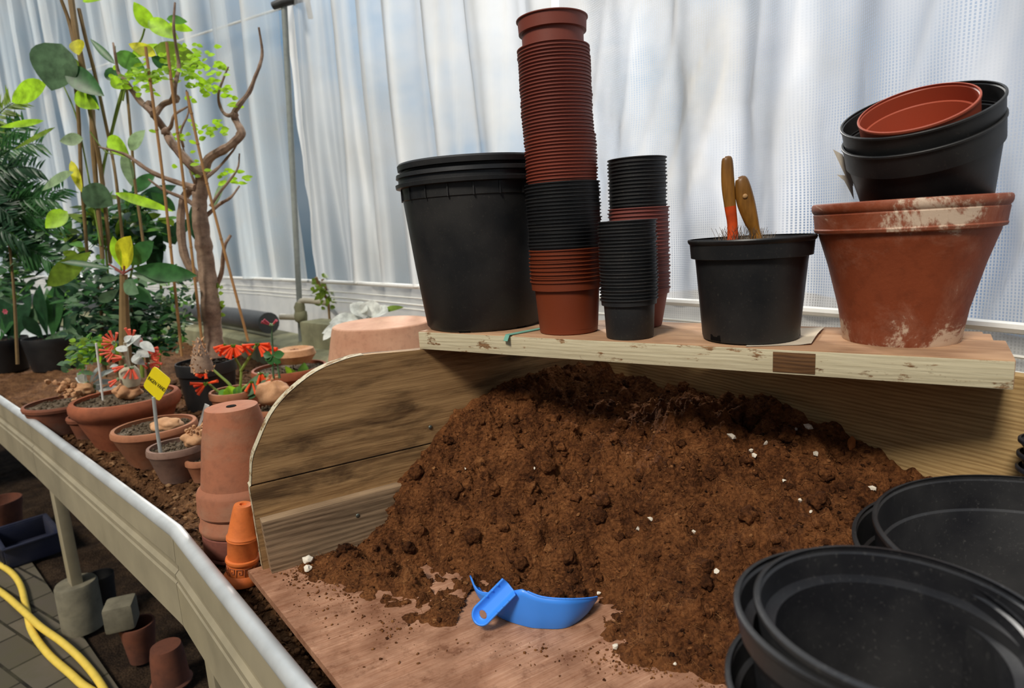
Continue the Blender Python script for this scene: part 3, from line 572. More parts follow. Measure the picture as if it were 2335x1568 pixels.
# ------------------------------------------------------------------ shelf of planks
SZ = .372
s0, s1 = onz(955, 755, SZ), onz(2318, 822, SZ); sd = (s1-s0).normalized(); sn = Vector((-sd.y, sd.x, 0)); sn = sn if sn.y > 0 else -sn
shelf = thing('plank_shelf', 'weathered plank shelf with chipped cream paint across the potting tray corner', 'shelf', (s0+s1)/2+Vector((0, 0, -.036)))
woodS = wood('shelf_top', sd, (198, 158, 122), (150, 110, 80), .3); woodP = wood('shelf_paint', sd, (150, 112, 76), (100, 72, 46), .3, paint=(214, 204, 172), scale=1.4)
def plank(u0, u1, d0, d1, zt_, th, mat, name='plank', par=None, label=None, bev=.0018):
    c = s0+sd*((u0+u1)/2)+sn*((d0+d1)/2); R = Matrix((sd, sn, Vector((0, 0, 1)))).transposed().to_4x4(); R.translation = Vector((c.x, c.y, zt_-th/2)); g = G(); g.box(R, u1-u0, d1-d0, th, bev); return part(g, name, mat, par or shelf, label)
L = (s1-s0).length
fp = plank(0, L, .0025, .128, SZ, .034, woodS); plank(-.001, L-.001, -.0005, .0025, SZ-.0015, .032, woodP, 'painted_face', fp, 'chipped cream paint on the front edge', .0006)
plank(.12, L-.012, .136, .182, SZ-.001, .033, woodS); plank(.2, L-.02, .187, .205, SZ-.002, .033, woodS)
ub = onz(1808, 800, SZ); uu = (ub-s0).dot(sd); plank(uu-.026, uu+.026, -.0016, .0, SZ-.004, .027, wood('edge_block', sd, (120, 84, 50), (66, 40, 22), .5, scale=2), 'edge_block', fp, 'bare knotted end-grain block set in the painted edge', .0004)
# ------------------------------------------------------------------ nested plastic pots
def pot_mesh(name, mat, rr, rb, h, col_h, col_w, t=.0011, lip=.0021, holes=0, seg=56, step=True):
    """plant pot: base radius rb, body up to the collar step, collar of height col_h and outer radius rr at the lip"""
    zc = h-col_h; rs = rr-col_w-.0012*(col_h/.01)
    prof = [(rb*.96, 0), (rb, .002), (rs-.0004, zc-.001), (rr-lip-.0012*(col_h/.01)*.4, zc), (rr-lip, h-.0022), (rr, h-.0016), (rr, h-.0002), (rr-lip*.5, h)]
    g = G(); g.lathe(shell(prof, t), None, seg); return mesh(g, name, mat)
def inst(me, name, label, cat, loc, group, tilt=(0, 0), rz=0.0):
    o = D.objects.new(name, me); COL.objects.link(o); o.location = loc; o.rotation_euler = (tilt[0], tilt[1], rz); return tag(o, label, cat, group)
def stack(base, rims, me_, h, label, group, name, lean=(0, 0), jit=.0007, below=0, cat='pot', total=None):
    n_ = len(rims)
    for k, z in enumerate(rims):
        me = me_[0] if k == 0 and base.z > z-h-.004 else me_[1]
        q = Vector((base.x+lean[0]*(z-base.z)+random.uniform(-jit, jit), base.y+lean[1]*(z-base.z)+random.uniform(-jit, jit), z-h))
        inst(me, name, label(k, n_), cat, q, group, (random.uniform(-.006, .006), random.uniform(-.006, .006)), random.uniform(0, 6))
# tall tower
tb = onz(1298, 754, SZ); RW = lambda y, w: rad((tb.x, tb.y, zat(tb, y)), w)
ztop = lambda y: zat(tb, y)
hT = .098; 
meO = pot_mesh('pot_orange_brown', M['redlow'], RW(640, 84), RW(754, 66), ztop(636)-SZ, ztop(636)-ztop(656), .0055); meO = (meO, pot_mesh('pot_orange_brown_nested', M['redlow'], RW(640, 84), RW(754, 66), ztop(636)-SZ, .0064, .0055))
meK = (None, pot_mesh('pot_black', M['black'], RW(420, 86.5), RW(500, 68), hT, .0057, .0055))
meR = (None, pot_mesh('pot_brick_red', M['redwarm'], RW(300, 83), RW(300, 65), hT, .0055, .005))
meR2 = (None, pot_mesh('pot_brick_red_upper', M['red'], RW(200, 82.5), RW(200, 65), hT, .0055, .005))
hO = ztop(636)-SZ
zO = np.linspace(ztop(636), ztop(566), 9); zK = np.linspace(ztop(559), ztop(418), 19); zR = np.linspace(ztop(409), ztop(112), 40)
upf = lambda what, where: (lambda k, n_: '%s, %s from the bottom of %s' % (what, ordw(k+1), where))
ln = (-.004, .0)
stack(tb, [z for z in zO], meO, hO, upf('orange-brown plastic pot', "the tall tower's lowest run"), 'orange-brown pots in the tall tower', 'plastic_pot', ln)
stack(tb, zK, meK, hT, upf('black plastic pot', "the tall tower's black run"), 'black pots in the tall tower', 'plastic_pot', ln)
stack(tb, zR[:14], meR, hT, upf('brick-red plastic pot', "the tall tower's red run"), 'red pots in the tall tower', 'plastic_pot', ln)
stack(tb, zR[14:], meR2, hT, (lambda k, n_: "brick-red plastic pot, %s from the bottom of the tall tower's red run" % ordw(k+15)), 'red pots in the tall tower', 'plastic_pot', (-.012, 0))
q = Vector((tb.x-.012*(ztop(42)-SZ)*1.0, tb.y, 0)); hU = ztop(44)-ztop(150); meU = pot_mesh('pot_top', M['red'], RW(45, 82), RW(120, 70), hU, ztop(46)-ztop(78), .0048)
inst(meU, 'plastic_pot', 'single brick-red plastic pot sitting raised on the very top of the tower', 'pot', Vector((q.x, q.y, ztop(44)-hU)), 'red pots in the tall tower')
# back stack of small pots
kb = onz(1461, 741, SZ); kw = lambda y, w: rad((kb.x, kb.y, zat(kb, y)), w); kz = lambda y: zat(kb, y)
meP = pot_mesh('pot_faded_red', M['pink'], kw(480, 71), kw(741, 48), kz(655)-SZ, kz(655)-kz(668), .004); meP = (meP, pot_mesh('pot_faded_red_nested', M['pink'], kw(480, 71), kw(741, 48), kz(655)-SZ, .0066, .004)); hP = kz(655)-SZ
meS = (None, pot_mesh('pot_small_black', M['black2'], kw(400, 68), kw(500, 48), .08, .0065, .004))
stack(kb, np.linspace(kz(655), kz(474), 23), meP, hP, upf('faded red plastic pot', "the rear small stack's red run"), 'faded red pots in the rear small stack', 'plastic_pot')
stack(kb, np.linspace(kz(468), kz(362), 14), meS, .08, upf('small black plastic pot', "the rear small stack's black run"), 'black pots in the rear small stack', 'plastic_pot')
# front stack of small black pots
jb = onz(1437, 767, SZ); jw = lambda y, w: rad((jb.x, jb.y, zat(jb, y)), w); jz = lambda y: zat(jb, y)
hJ = jz(678)-SZ; meJ = pot_mesh('pot_small_black_front', M['black2'], jw(600, 67.5), jw(767, 54), hJ, jz(678)-jz(692), .0045); meJ = (meJ, pot_mesh('pot_small_black_front_nested', M['black2'], jw(600, 67.5), jw(767, 54), hJ, .0051, .0045))
stack(jb, np.linspace(jz(678), jz(502), 24), meJ, hJ, upf('small black plastic pot', 'the front small stack'), 'black pots in the front small stack', 'plastic_pot')
# ------------------------------------------------------------------ large black buckets
bb, pr = fit(1108, 737, SZ, [(None, 126), (730, 132), (600, 150), (452, 168), (451, 170), (426, 172), (424, 182), (416, 183), (414, 176), (404, 176), (402, 181), (394, 180), (392, 172)])
pr = [(r, max(z, 0)) for r, z in pr]
g = G(); g.lathe(shell(pr, .004), T(bb), 72)
bk = thing('black_bucket', 'large black plastic bucket with a double rim standing on the shelf end', 'bucket', bb, 'large nested black buckets'); part(g, 'bucket_body', M['black'], bk)
rz_ = [z for r, z in pr]; g = G()
for k in range(20):
    a = 2*PI*k/20; r = pr[3][0]+.0015; zc = (pr[3][1]+pr[5][1])/2; R = T(bb+Vector((0, 0, zc))) @ Matrix.Rotation(a, 4, 'Z') @ T((r, 0, 0)); g.box(R, .006, .0022, pr[5][1]-pr[3][1], 0)
part(g, 'collar_rib', M['black'], bk)
for a in (-1.9, -.9, .6, 2.2):
    g = G(); r = pr[0][0]; R = T(bb+Vector((0, 0, .004))) @ Matrix.Rotation(a, 4, 'Z') @ T((r+.001, 0, 0)); g.box(R, .003, .022, .007, .001); part(g, 'drain_hole', M['hole'], bk)
b2, p2 = fit(1108, 737, SZ, [(600, 144), (398, 163), (386, 166), (385, 176), (374, 177), (370, 174)]); g = G(); g.lathe(shell([(r, z) for r, z in p2], .004), T(bb), 72)
solo(g, 'black_bucket', M['black'], 'black plastic bucket nested inside, its rim raised above the double-rimmed one', 'bucket', bb+Vector((0, 0, p2[0][1])), 'large nested black buckets')
# teal strip on the shelf
g = G(); a, b = onz(1157, 764, SZ+.001), onz(1240, 748, SZ+.001); w = (b-a).normalized(); w = Vector((-w.y, w.x, 0))*.0055
g.prism([a-w, b-w, b+w, a+w], (0, 0, .0012)); g.prism([a-w, a+w, a+w+Vector((-.004, -.006, -.009)), a-w+Vector((-.004, -.006, -.009))], (0, -.001, .0005)); solo(g, 'plastic_strip', M['teal'], 'thin teal plastic strip lying on the shelf beside the large bucket', 'strip', a)
# ------------------------------------------------------------------ black pot with brushes
pbq, pr = fit(1710, 766, SZ+.002, [(None, 109), (760, 111), (600, 128), (585, 130), (583, 140), (562, 142), (552, 143), (548, 147), (543, 148.5), (540, 147)])
bpot = thing('black_plant_pot', 'medium black plastic plant pot holding two old hand brushes', 'pot', pbq)
g = G(); g.lathe(shell([(r, max(0, z)) for r, z in pr], .0022), T(pbq), 64); part(g, 'pot_body', M['black'], bpot)
for px in (1646, 1798):
    a = onz(px, 780 if px < 1700 else 768, SZ); th = math.atan2(a.y-pbq.y, a.x-pbq.x); g = G(); R = T(pbq+Vector((0, 0, .006))) @ Matrix.Rotation(th, 4, 'Z') @ T((pr[0][0]+.0004, 0, 0)); g.box(R, .002, .019, .0095, .001); part(g, 'drain_hole', M['hole'], bpot)
def brush(label, pts, widths, name='hand_brush', hole=None, paintat=None):
    Y = pbq.y-.002; P = [ony(x, y, Y) for x, y in pts]; sc_ = (P[1]-P[0]).length/math.hypot(pts[1][0]-pts[0][0], pts[1][1]-pts[0][1])
    th = thing(name, label, 'brush', P[-1], 'hand brushes in the black pot'); g = G(); Pn = poly(P, 5); ws = poly([Vector((w, 0, 0)) for w in widths], 5)
    n_ = len(Pn); ns = 14; vs = []; fs = []
    for i, p in enumerate(Pn):
        t_ = (Pn[min(i+1, n_-1)]-Pn[max(i-1, 0)]).normalized(); sdv = t_.cross(Vector((0, 1, 0))).normalized(); w = max(.4, ws[i].x)*sc_
        for k in range(ns): a = 2*PI*k/ns; vs.append(p+sdv*math.cos(a)*w+Vector((0, 1, 0))*math.sin(a)*min(w*.75, .0085))
    for i in range(n_-1):
        for k in range(ns): fs.append((i*ns+k, i*ns+(k+1) % ns, (i+1)*ns+(k+1) % ns, (i+1)*ns+k))
    fs += [tuple(range(ns)), tuple(range((n_-1)*ns, n_*ns))[::-1]]; g.add(vs, fs)
    if paintat:
        g2 = G(); cut = paintat*5; g2.add(vs[cut*ns:], [(i*ns+k, i*ns+(k+1) % ns, (i+1)*ns+(k+1) % ns, (i+1)*ns+k) for i in range(n_-1-cut) for k in range(ns)]); g = G(); g.add(vs[:(cut+1)*ns], [f for f in fs[:cut*ns]]+[tuple(range(ns))])
        h = part(g, 'handle', M['brush'], th); part(g2, 'dipped_end', M['brush_o'], h, 'orange painted lower end')
    else: h = part(g, 'handle', M['brush'], th)
    if hole:
        g = G(); p = ony(hole[0], hole[1], Y)+Vector((0, -.0085, 0)); g.blob(p, .0036, 2, 0, (1, .5, 1)); part(g, 'peg', simple('pale_peg', (196, 150, 96), .6), h, 'pale wooden peg')
    g = G(); c = P[-1]+Vector((0, 0, -.004))
    for _ in range(150):
        a = random.uniform(0, 6.3); r = random.uniform(.0, .026); b0 = c+Vector((r*math.cos(a), r*math.sin(a)*.6, .0)); b1 = b0+Vector((random.uniform(-.012, .012), random.uniform(-.01, .01), random.uniform(.006, .028))); g.tube([b0, (b0+b1)/2+Vector((.001, 0, .001)), b1], .00028, 3, False)
    part(g, 'bristles', M['bristle'], th)
brush('long-handled wooden brush with an orange dipped end', [(1657, 356), (1658, 366), (1660, 420), (1665, 470), (1670, 510), (1671, 552)], [5, 13, 15.5, 14, 12.5, 13.5], paintat=3)
brush('short dark wooden brush with a pale peg, leaning away from the longer brush', [(1688, 402), (1691, 412), (1699, 455), (1712, 500), (1722, 530), (1727, 556)], [5, 15, 21, 17, 12, 15], hole=(1694, 448))
# ------------------------------------------------------------------ paper under the pot
g = G(); pq = [(1740, 792), (1843, 788), (1852, 783), (1882, 747), (1790, 742)]; P = [onz(x, y, SZ+.0008) for x, y in pq]; c_ = sum(P, Vector())/5
idx = []; 
for k in range(13):
    u = k/12; A = onz(1700+150*u, 791-4*u, SZ); B = onz(1740+140*u, 752-5*u, SZ)
    for j in range(8):
        w = j/7; p = A.lerp(B, w); p.z = SZ+.0009+(.004*max(0, u-.8)*5*(.5+.5*math.sin(w*4)))*1.0; g.v.append(tuple(p))
for k in range(12):
    for j in range(7): a = k*8+j; g.f.append((a, a+8, a+9, a+1))
solo(g, 'paper_sheet', M['paper'], 'soiled beige paper sheet lying under the black pot with brushes', 'paper', P[1])
# ------------------------------------------------------------------ big clay pot and what it holds
cq, pr = fit(2051, 771, SZ, [(None, 134), (765, 137), (700, 150), (600, 181), (545, 202), (530, 208), (524, 209), (521, 219), (515, 221.5), (512, 219.5), (495, 222), (481, 224.5), (478, 223), (474, 227), (468, 229.5), (461, 230), (456, 228), (454, 224)])
pr = [(r, max(0, z)) for r, z in pr]; g = G(); g.lathe(shell(pr, .012), T(cq), 96, .004)
solo(g, 'clay_pot', M['clay_big'], 'large limescale-stained terracotta pot at the shelf end, holding tilted black pots', 'pot', cq, sharp=30)
def tilted(name, cpx, Yd, wpx, rise, toward, h, rb_k, colh, mat, label, group, t=.002, lift=0.0):
    """pot whose rim centre shows at cpx; rise: sideways slope of the rim, toward: tilt to the viewer"""
    c = ony(cpx[0], cpx[1], Yd); r = rad(c, wpx); g = G(); rs = r*(1-.055)
    prof = [(r*rb_k*.97, -h), (r*rb_k, -h+.002), (rs, -colh-.001), (r*.975, -colh), (r*.985, -.004), (r, -.003), (r, -.0006), (r*.992, 0)]; g.lathe(shell(prof, t), None, 64)
    v = Vector((c.x, c.y, 0)).normalized(); sdv = Vector((v.y, -v.x, 0)); axis = (Vector((0, 0, 1)) - v*math.tan(toward) - sdv*math.tan(rise)).normalized()
    o = D.objects.new(name, mesh(g, name, mat)); COL.objects.link(o); o.location = c; o.rotation_euler = axis.to_track_quat('Z', 'Y').to_euler(); tag(o, label, 'pot', group); return o, axis
Yc = cq.y
tp1, ax1 = tilted('black_plant_pot', (2097, 292), Yc, 191, .13, .40, .15, .74, .030, M['black'], 'tilted black plastic pot resting inside the large clay pot', 'tilted black pots in the clay pot', .0022)
tp2, ax2 = tilted('black_plant_pot', (2095, 248), Yc, 192, .13, .42, .15, .74, .030, M['black'], 'second tilted black pot nested in the first, holding the red pot', 'tilted black pots in the clay pot', .0022)
tp3, ax3 = tilted('red_plant_pot', (2090, 244), Yc-.02, 143, .15, .50, .075, .80, .022, M['redtop'], 'shallow brick-red plastic pot tilted inside the upper black pot', None, .0018)
for pts, l in (([(1899, 340), (1921, 352), (1944, 402), (1946, 425), (1926, 398)], 'torn pale card scrap standing behind the tilted black pots, the upper of two'), ([(1908, 398), (1930, 400), (1944, 422), (1947, 455), (1940, 440), (1925, 412)], 'lower torn beige card scrap at the clay pot rim beside the black pot')):
    g = G(); P = [ony(x, y, Yc+.06) for x, y in pts]; g.prism(P, (.001, .0015, 0)); solo(g, 'card_scrap', M['card'], l, 'card', P[0])
# ------------------------------------------------------------------ pots in front of the heap
def bigpot(name, label, cx, cy, z, r, h, rb, colh, step, group, mat=None, t=.0025, base=None):
    prof = [(rb*.97, 0), (rb, .003), (r-step-.003, h-colh-.002), (r-.004, h-colh), (r-.0022, h-.006), (r, h-.0045), (r, h-.001), (r-.0015, h)]
    g = G(); g.lathe(shell(prof, t), None, 96); o = D.objects.new(name, mesh(g, name, mat or M['fore'])); COL.objects.link(o); o.location = (cx, cy, z-h); return tag(o, label, 'pot', group)
ga = 'nested black pots nearest the camera'
bigpot('black_plant_pot', 'nearest black plastic pot, innermost and topmost of its nested group', .251, .390, .28, .092, .172, .062, .023, .0095, ga)
bigpot('black_plant_pot', 'black plastic pot just outside the innermost one of the nearest nested group', .243, .404, .270, .0935, .18, .065, .023, .0085, ga)
bigpot('black_plant_pot', 'outermost, lowest-rimmed black pot of the nearest nested group', .2405, .396, .215, .100, .2155, .072, .023, .005, ga)
gb = 'large nested black pots behind the nearest group'
bigpot('black_plant_pot', 'wide black plastic pot with soil-flecked inner wall behind the nearest nested pots', .485, .515, .25, .156, .205, .112, .038, .0035, gb)
bigpot('black_plant_pot', 'wide black plastic pot mostly hidden under the soil-flecked one beside the heap', .478, .530, .226, .160, .2255, .116, .036, .004, gb)
cx_, cy_ = .612, .694
for k, y in enumerate((1067, 1036, 1004)):
    z = zat((cx_, cy_), y); bigpot('small_navy_pot', ('lowest', 'middle', 'uppermost')[k]+' of three small navy pots stacked before the back panel', cx_-.0015*k*0+.001*k, cy_, z+.0, .030+.0005*k, .075, .022, .009, .003, 'small navy pots by the back panel', M['navy'], .0015)
for k in range(5):
    z = zat((cx_, cy_), 1067+31*(k+1))
# ------------------------------------------------------------------ blue scoop
pairs = [((1074, 1334), (1069, 1311)), ((1092, 1374), (1084, 1346)), ((1132, 1408), (1128, 1352)), ((1195, 1430), (1195, 1343)), ((1240, 1436), (1240, 1361)), ((1300, 1434), (1303, 1366)), ((1345, 1408), (1345, 1364)), ((1362, 1376), (1361, 1361))]
lo, hi = [], []
for b_, t_ in pairs:
    p = onz(b_[0], b_[1], .002); lo.append(p); z = zat((p.x, p.y), t_[1]); hi.append(Vector((p.x, p.y, z)))
mid = onz(1215, 1395, 0)
lo = [p.lerp(Vector((mid.x, mid.y, .002)), .12) for p in lo]
LO = poly(lo, 6); HI = poly(hi[:4], 6)[:-1]+poly(hi[3:], 6); g = G(); n_ = len(LO); R_ = 6
for j in range(R_+1):
    w = j/R_; e = w**.8
    for a, b in zip(LO, HI): g.v.append(tuple(Vector((a.x+(b.x-a.x)*(1-(1-e)**2), a.y+(b.y-a.y)*(1-(1-e)**2), a.z+(b.z-a.z)*w))))
for j in range(R_):
    for i in range(n_-1): g.f.append((j*n_+i, j*n_+i+1, (j+1)*n_+i+1, (j+1)*n_+i))
fr = [onz(x, y, .004) for x, y in ((1100, 1318), (1150, 1300), (1220, 1306), (1300, 1322), (1352, 1345))]; FR = poly(fr, 10)
m0 = len(g.v); K = 5
for j in range(1, K+1):
    for i in range(n_): q = FR[int(i*(len(FR)-1)/(n_-1))]; g.v.append(tuple(LO[i].lerp(q, .22*j/K)))
for j in range(K):
    for i in range(n_-1):
        A = i if j == 0 else m0+(j-1)*n_+i; B = m0+j*n_+i; g.f.append((A, B, B+1, A+1))
scoop = thing('hand_scoop', 'bright blue plastic hand scoop half buried at the front of the soil heap', 'scoop', mid)
sb = part(g, 'scoop_bowl', M['blue'], scoop, sharp=50); md = sb.modifiers.new('wall', 'SOLIDIFY'); md.thickness = .0024; md.offset = 0
g = G(); 
rimp = HI[20:]; dd = 0
for a, b in zip(rimp, rimp[1:]):
    for k in range(4): g.blob(a.lerp(b, k/4)+Vector((0, 0, .0004)), .0017, 1, 0)
part(g, 'serrated_rim', M['blue'], sb); g = G()
for a, b in zip(HI[4:16], HI[5:17]):
    for k in range(4): g.blob(a.lerp(b, k/4)+Vector((0, 0, .0004)), .0015, 1, 0)
part(g, 'serrated_rim', M['blue'], sb)
hA = hi[2].lerp(hi[3], .62); hA.z = hi[3].z-.001; hB = onz(1087, 1416, .014); du = (hB-hA); Lh = du.length; du.normalize(); un = (Vector((0, 0, EYE))-hA).normalized()+Vector((0, 0, .35)); un = (un-du*un.dot(du)).normalized(); sdv = du.cross(un).normalized()
g = G(); NL, NWD = 72, 28; w0 = rad(hA, 23)
for i in range(NL+1):
    u = i/NL; dist = u*Lh; end = Lh-w0; hw = w0*(1.0 if u > .12 else 1.0) if dist < end else math.sqrt(max(1e-9, w0**2-(dist-end)**2))
    hw = max(hw, w0*.06)
    for j in range(NWD+1):
        s_ = -1+2*j/NWD; c = hA+du*dist+sdv*hw*s_; rise = .0085*(max(0, abs(s_)-.35)/.65)**2 if dist < end else .0085*max((max(0, math.hypot((dist-end)/w0, hw/w0*s_)-.35)/.65)**2, 0); g.v.append(tuple(c+un*rise))
for i in range(NL):
    for j in range(NWD):
        u = (i+.5)/NL*Lh; s_ = (-1+2*(j+.5)/NWD)
        if ((u-(Lh-w0*.95))/(w0*.34))**2+(s_/.52)**2 < 1: continue
        a = i*(NWD+1)+j; g.f.append((a, a+NWD+1, a+NWD+2, a+1))
hs = part(g, 'handle', M['blue'], scoop, sharp=60); md = hs.modifiers.new('wall', 'SOLIDIFY'); md.thickness = .0026; md.offset = 0
g = G()
for k in range(1, 4):
    for s_ in (-1, 1):
        p = hA+du*Lh*(.16*k)+sdv*w0*.93*s_+un*.008; g = G(); g.blob(p, .0026, 1, 0, (1, 1, .7)); part(g, 'grip_stud', M['blue'], hs)
# ------------------------------------------------------------------ clay pots on the bench
def claypot(name, label, base, rows, mat, t=.008, fill=None, fillmat='grit', z0=BEDZ-.004, group=None, rimfill=.012, cat='pot', wob=.012):
    b, pr = fit(base[0], base[1], z0, rows); pr = [(r, max(0, z)) for r, z in pr]; o = thing(name, label, cat, b, group)
    g = G(); g.lathe(shell(pr, t), T(b), 64, wob); part(g, 'pot_body', mat, o, sharp=30); top = pr[-1][1]
    if fill is not False:
        zf = top-(rimfill if fill is None else fill); r = np.interp(zf, [z for _, z in pr], [r for r, _ in pr])-t-.001; g = G(); vs = [tuple(b+Vector((0, 0, zf+.004)))]; fs = []; rg = 12; sg = 36
        for i in range(1, rg+1):
            for k in range(sg):
                a = 2*PI*k/sg; q = Vector((r*i/rg*math.cos(a), r*i/rg*math.sin(a), 0)); vs.append(tuple(b+q+Vector((0, 0, zf+.006*noise.noise((b+q)*60)+.003*noise.noise((b+q)*140)))))
        for k in range(sg): fs.append((0, 1+k, 1+(k+1) % sg))
        for i in range(rg-1):
            for k in range(sg): a = 1+i*sg; fs.append((a+k, a+sg+k, a+sg+(k+1) % sg, a+(k+1) % sg))
        g.add(vs, fs)
        for _ in range(90): a = random.uniform(0, 6.3); rr = r*.95*random.random()**.5; g.blob(b+Vector((rr*math.cos(a), rr*math.sin(a), zf+.003)), random.uniform(.002, .0045), 1, .6)
        part(g, 'potting_soil', M[fillmat], o, sharp=0)
        o['fz'] = b.z+zf
    return o, b, b.z+top
RIM = lambda y, w: [(y+10, w*.9), (y+8, w*.97), (y+3, w), (y-2, w), (y-5, w*.97)]
p1, b1, t1 = claypot('terracotta_bowl', 'brown terracotta bowl with silver-leaved plant at the far end of the front row', (158, 976), [(None, 72), (926, 92), (924, 96), (918, 98), (914, 96)], M['clay_b'])
p2_, b2_, t2 = claypot('terracotta_pot', 'small terracotta pot tucked under the large flowering pot rim', (206, 996), [(None, 30), (958, 42), (956, 46), (949, 48), (945, 46)], M['clay_b'], .006)
p3, b3, t3 = claypot('terracotta_pot', 'large orange terracotta pot with rolled rim and coral-flowered silver plant', (304, 1008), [(None, 80), (1000, 84), (944, 112), (936, 116), (930, 125), (920, 130), (910, 130), (902, 125)], M['clay_o'], .012)
p4, b4, t4 = claypot('terracotta_bowl', 'tan terracotta bowl holding one round tuber, behind the yellow sign stick', (366, 1052), [(None, 62), (1046, 66), (985, 96), (980, 101), (973, 101), (968, 98)], M['clay_t'], .009)
p5, b5, t5 = claypot('terracotta_bowl', 'grey weathered terracotta bowl holding a crusty tuber and the yellow sign', (414, 1088), [(None, 46), (1030, 66), (1026, 70), (1018, 70), (1013, 68)], M['clay_g'], .007)
p6, b6, t6 = claypot('terracotta_pot', 'small tan terracotta pot half hidden behind the upturned pot stack', (470, 1092), [(None, 28), (1058, 38), (1054, 42), (1046, 42), (1042, 40)], M['clay_t'], .006)
p9, b9, t9 = claypot('terracotta_pot', 'terracotta pot with the orange-red tubular flowers behind the upturned stack', (545, 966), [(None, 42), (905, 54), (902, 58), (893, 59), (888, 57)], M['clay_t'], .007)
p10, b10, t10 = claypot('terracotta_pot', 'shallow pot with a large round tan tuber beside the curved panel', (640, 985), [(None, 44), (938, 56), (935, 60), (928, 60), (924, 58)], M['clay_t'], .007)
p11, b11, t11 = claypot('terracotta_pot', 'dark terracotta pot with orange rim holding a hollow-topped tuber', (668, 900), [(None, 66), (856, 80), (853, 85), (842, 87), (836, 85)], M['clay_o'], .009)
p12, b12, t12 = claypot('potted_tree', 'small gnarled leafless-armed tree in a black plastic pot', (484, 925), [(None, 56), (850, 66), (848, 70), (826, 71), (822, 70)], M['black'], .003, None, 'dirt', cat='tree', wob=0)
def tuberat(par, px, Y, wpx, sq=(1, 1, .72), name='tuber', mat='tuber', jit=.3, label=None):
    c = ony(px[0], px[1], Y); r = rad(c, wpx); g = G(); g.blob(c, r, 4, jit, sq)
    return part(g, name, M[mat], par, label)
def corky(par, px, Y, wpx, n=26):
    c = ony(px[0], px[1], Y); r = rad(c, wpx); g = G()
    for _ in range(n): g.blob(c+Vector((random.gauss(0, .45), random.gauss(0, .35), random.gauss(0, .28)))*r, r*random.uniform(.1, .3), 1, .8)
    return part(g, 'dry_crown', M['tuber'], par)
tuberat(p4, (380, 968), b4.y, 38, (1, .8, .5)); tuberat(p5, (444, 1000), b5.y+.005, 30, (1, .9, .75)); corky(p5, (448, 984), b5.y, 26)
tuberat(p3, (290, 892), b3.y, 30, (1.15, .9, .75)); tuberat(p1, (185, 888), b1.y+.02, 26, (1.3, 1, .7)); corky(p1, (148, 880), b1.y, 34, 34); corky(p1, (172, 896), b1.y-.03, 30, 26)
corky(p2_, (190, 940), b2_.y, 12, 10)
tuberat(p10, (624, 897), b10.y, 40, (1, .95, .78)); corky(p10, (622, 866), b10.y, 16, 14)
c = ony(674, 808, b11.y); r = rad(c, 46); g = G(); g.lathe([(0, -.5*r), (.7*r, -.42*r), (r, 0), (.9*r, .3*r), (.7*r, .36*r), (.52*r, .25*r), (.3*r, .12*r), (0, .1*r)], T(c), 32, .04); part(g, 'tuber', M['tuber'], p11)
c2 = c+Vector((0, 0, .2*r)); g = G(); [g.blob(c2+Vector((random.gauss(0, .25), random.gauss(0, .2), 0))*r, .08*r, 1, .7) for _ in range(20)]; part(g, 'dry_crown', M['clay_d'], p11)
# white tags
def stick(name, label, cat, p0, p1, r, mat, flat=None, grp=None):
    g = G()
    if flat: 
        d = (p1-p0).normalized(); s_ = d.cross(Vector((0, 1, 0))).normalized()*flat; g.prism([p0-s_*.4, p0+s_*.4, p1+s_, p1-s_], (0, .0012, 0))
    else: g.tube([p0, p0.lerp(p1, .5), p1], r, 8)
    return solo(g, name, mat, label, cat, p0, grp)
stick('plant_label', 'slim white plant label stuck upright in the large flowering pot', 'plant label', ony(235, 912, b3.y-.03), ony(219, 782, b3.y-.03), .003, M['white'])
stick('plant_label', 'pointed white plant label standing behind the grey bowl and the upturned stack', 'plant label', ony(452, 975, b5.y+.03), ony(472, 922, b5.y+.03), 0, M['white'], .006)
# ------------------------------------------------------------------ yellow sign
Ys = b5.y-.045; sign = thing('plant_sign', 'yellow diamond sign on a grey stick, lettered INGEN VAND', 'sign', ony(366, 1030, Ys))
g = G(); g.tube([ony(366, 1032, Ys), ony(358, 980, Ys), ony(350, 905, Ys)], .0042, 8); part(g, 'stick', M['greymetal'], sign, 'grey-brown stick')
cor = [ony(x, y, Ys) for x, y in ((351, 833), (391, 866), (363, 916), (325, 880))]; g = G()
def rounded(P, k=.14):
    out = []
    for i, p in enumerate(P):
        a, b = P[i-1], P[(i+1) % len(P)]; q0 = p.lerp(a, k); q1 = p.lerp(b, k); out += [q0, p.lerp((q0+q1)/2, .55), q1]
    return out
g.prism(rounded(cor), (0, .0016, 0)); plate = part(g, 'plate', M['sign'], sign)
fnt = D.curves.new('lettering', 'FONT'); fnt.body = 'INGEN VAND'; fnt.align_x = 'CENTER'; fnt.align_y = 'CENTER'; fnt.size = 1.0; fnt.space_character = 1.05; fnt.offset = .012
tmp = D.objects.new('lettering', fnt); COL.objects.link(tmp); bpy.context.view_layer.update(); dg = bpy.context.evaluated_depsgraph_get(); tm = D.meshes.new_from_object(tmp.evaluated_get(dg)); D.objects.remove(tmp)
wd_ = max(v.co.x for v in tm.vertices)-min(v.co.x for v in tm.vertices); Lp, Rp = ony(338, 861, Ys), ony(376, 890, Ys); xa = (Rp-Lp)/wd_*1.0; ya = (ony(351, 833, Ys)-ony(325, 880, Ys)).normalized()*((Rp-Lp).length/wd_)*1.7; cc = (Lp+Rp)/2+Vector((0, -.0006, 0))
for v in tm.vertices: v.co = Vector(cc)+xa*v.co.x+ya*v.co.y-wloc(plate)
tm.materials.append(M['ink']); lo_ = D.objects.new('lettering', tm); COL.objects.link(lo_); lo_.parent = plate; lo_['label'] = 'dark hand lettering INGEN VAND'
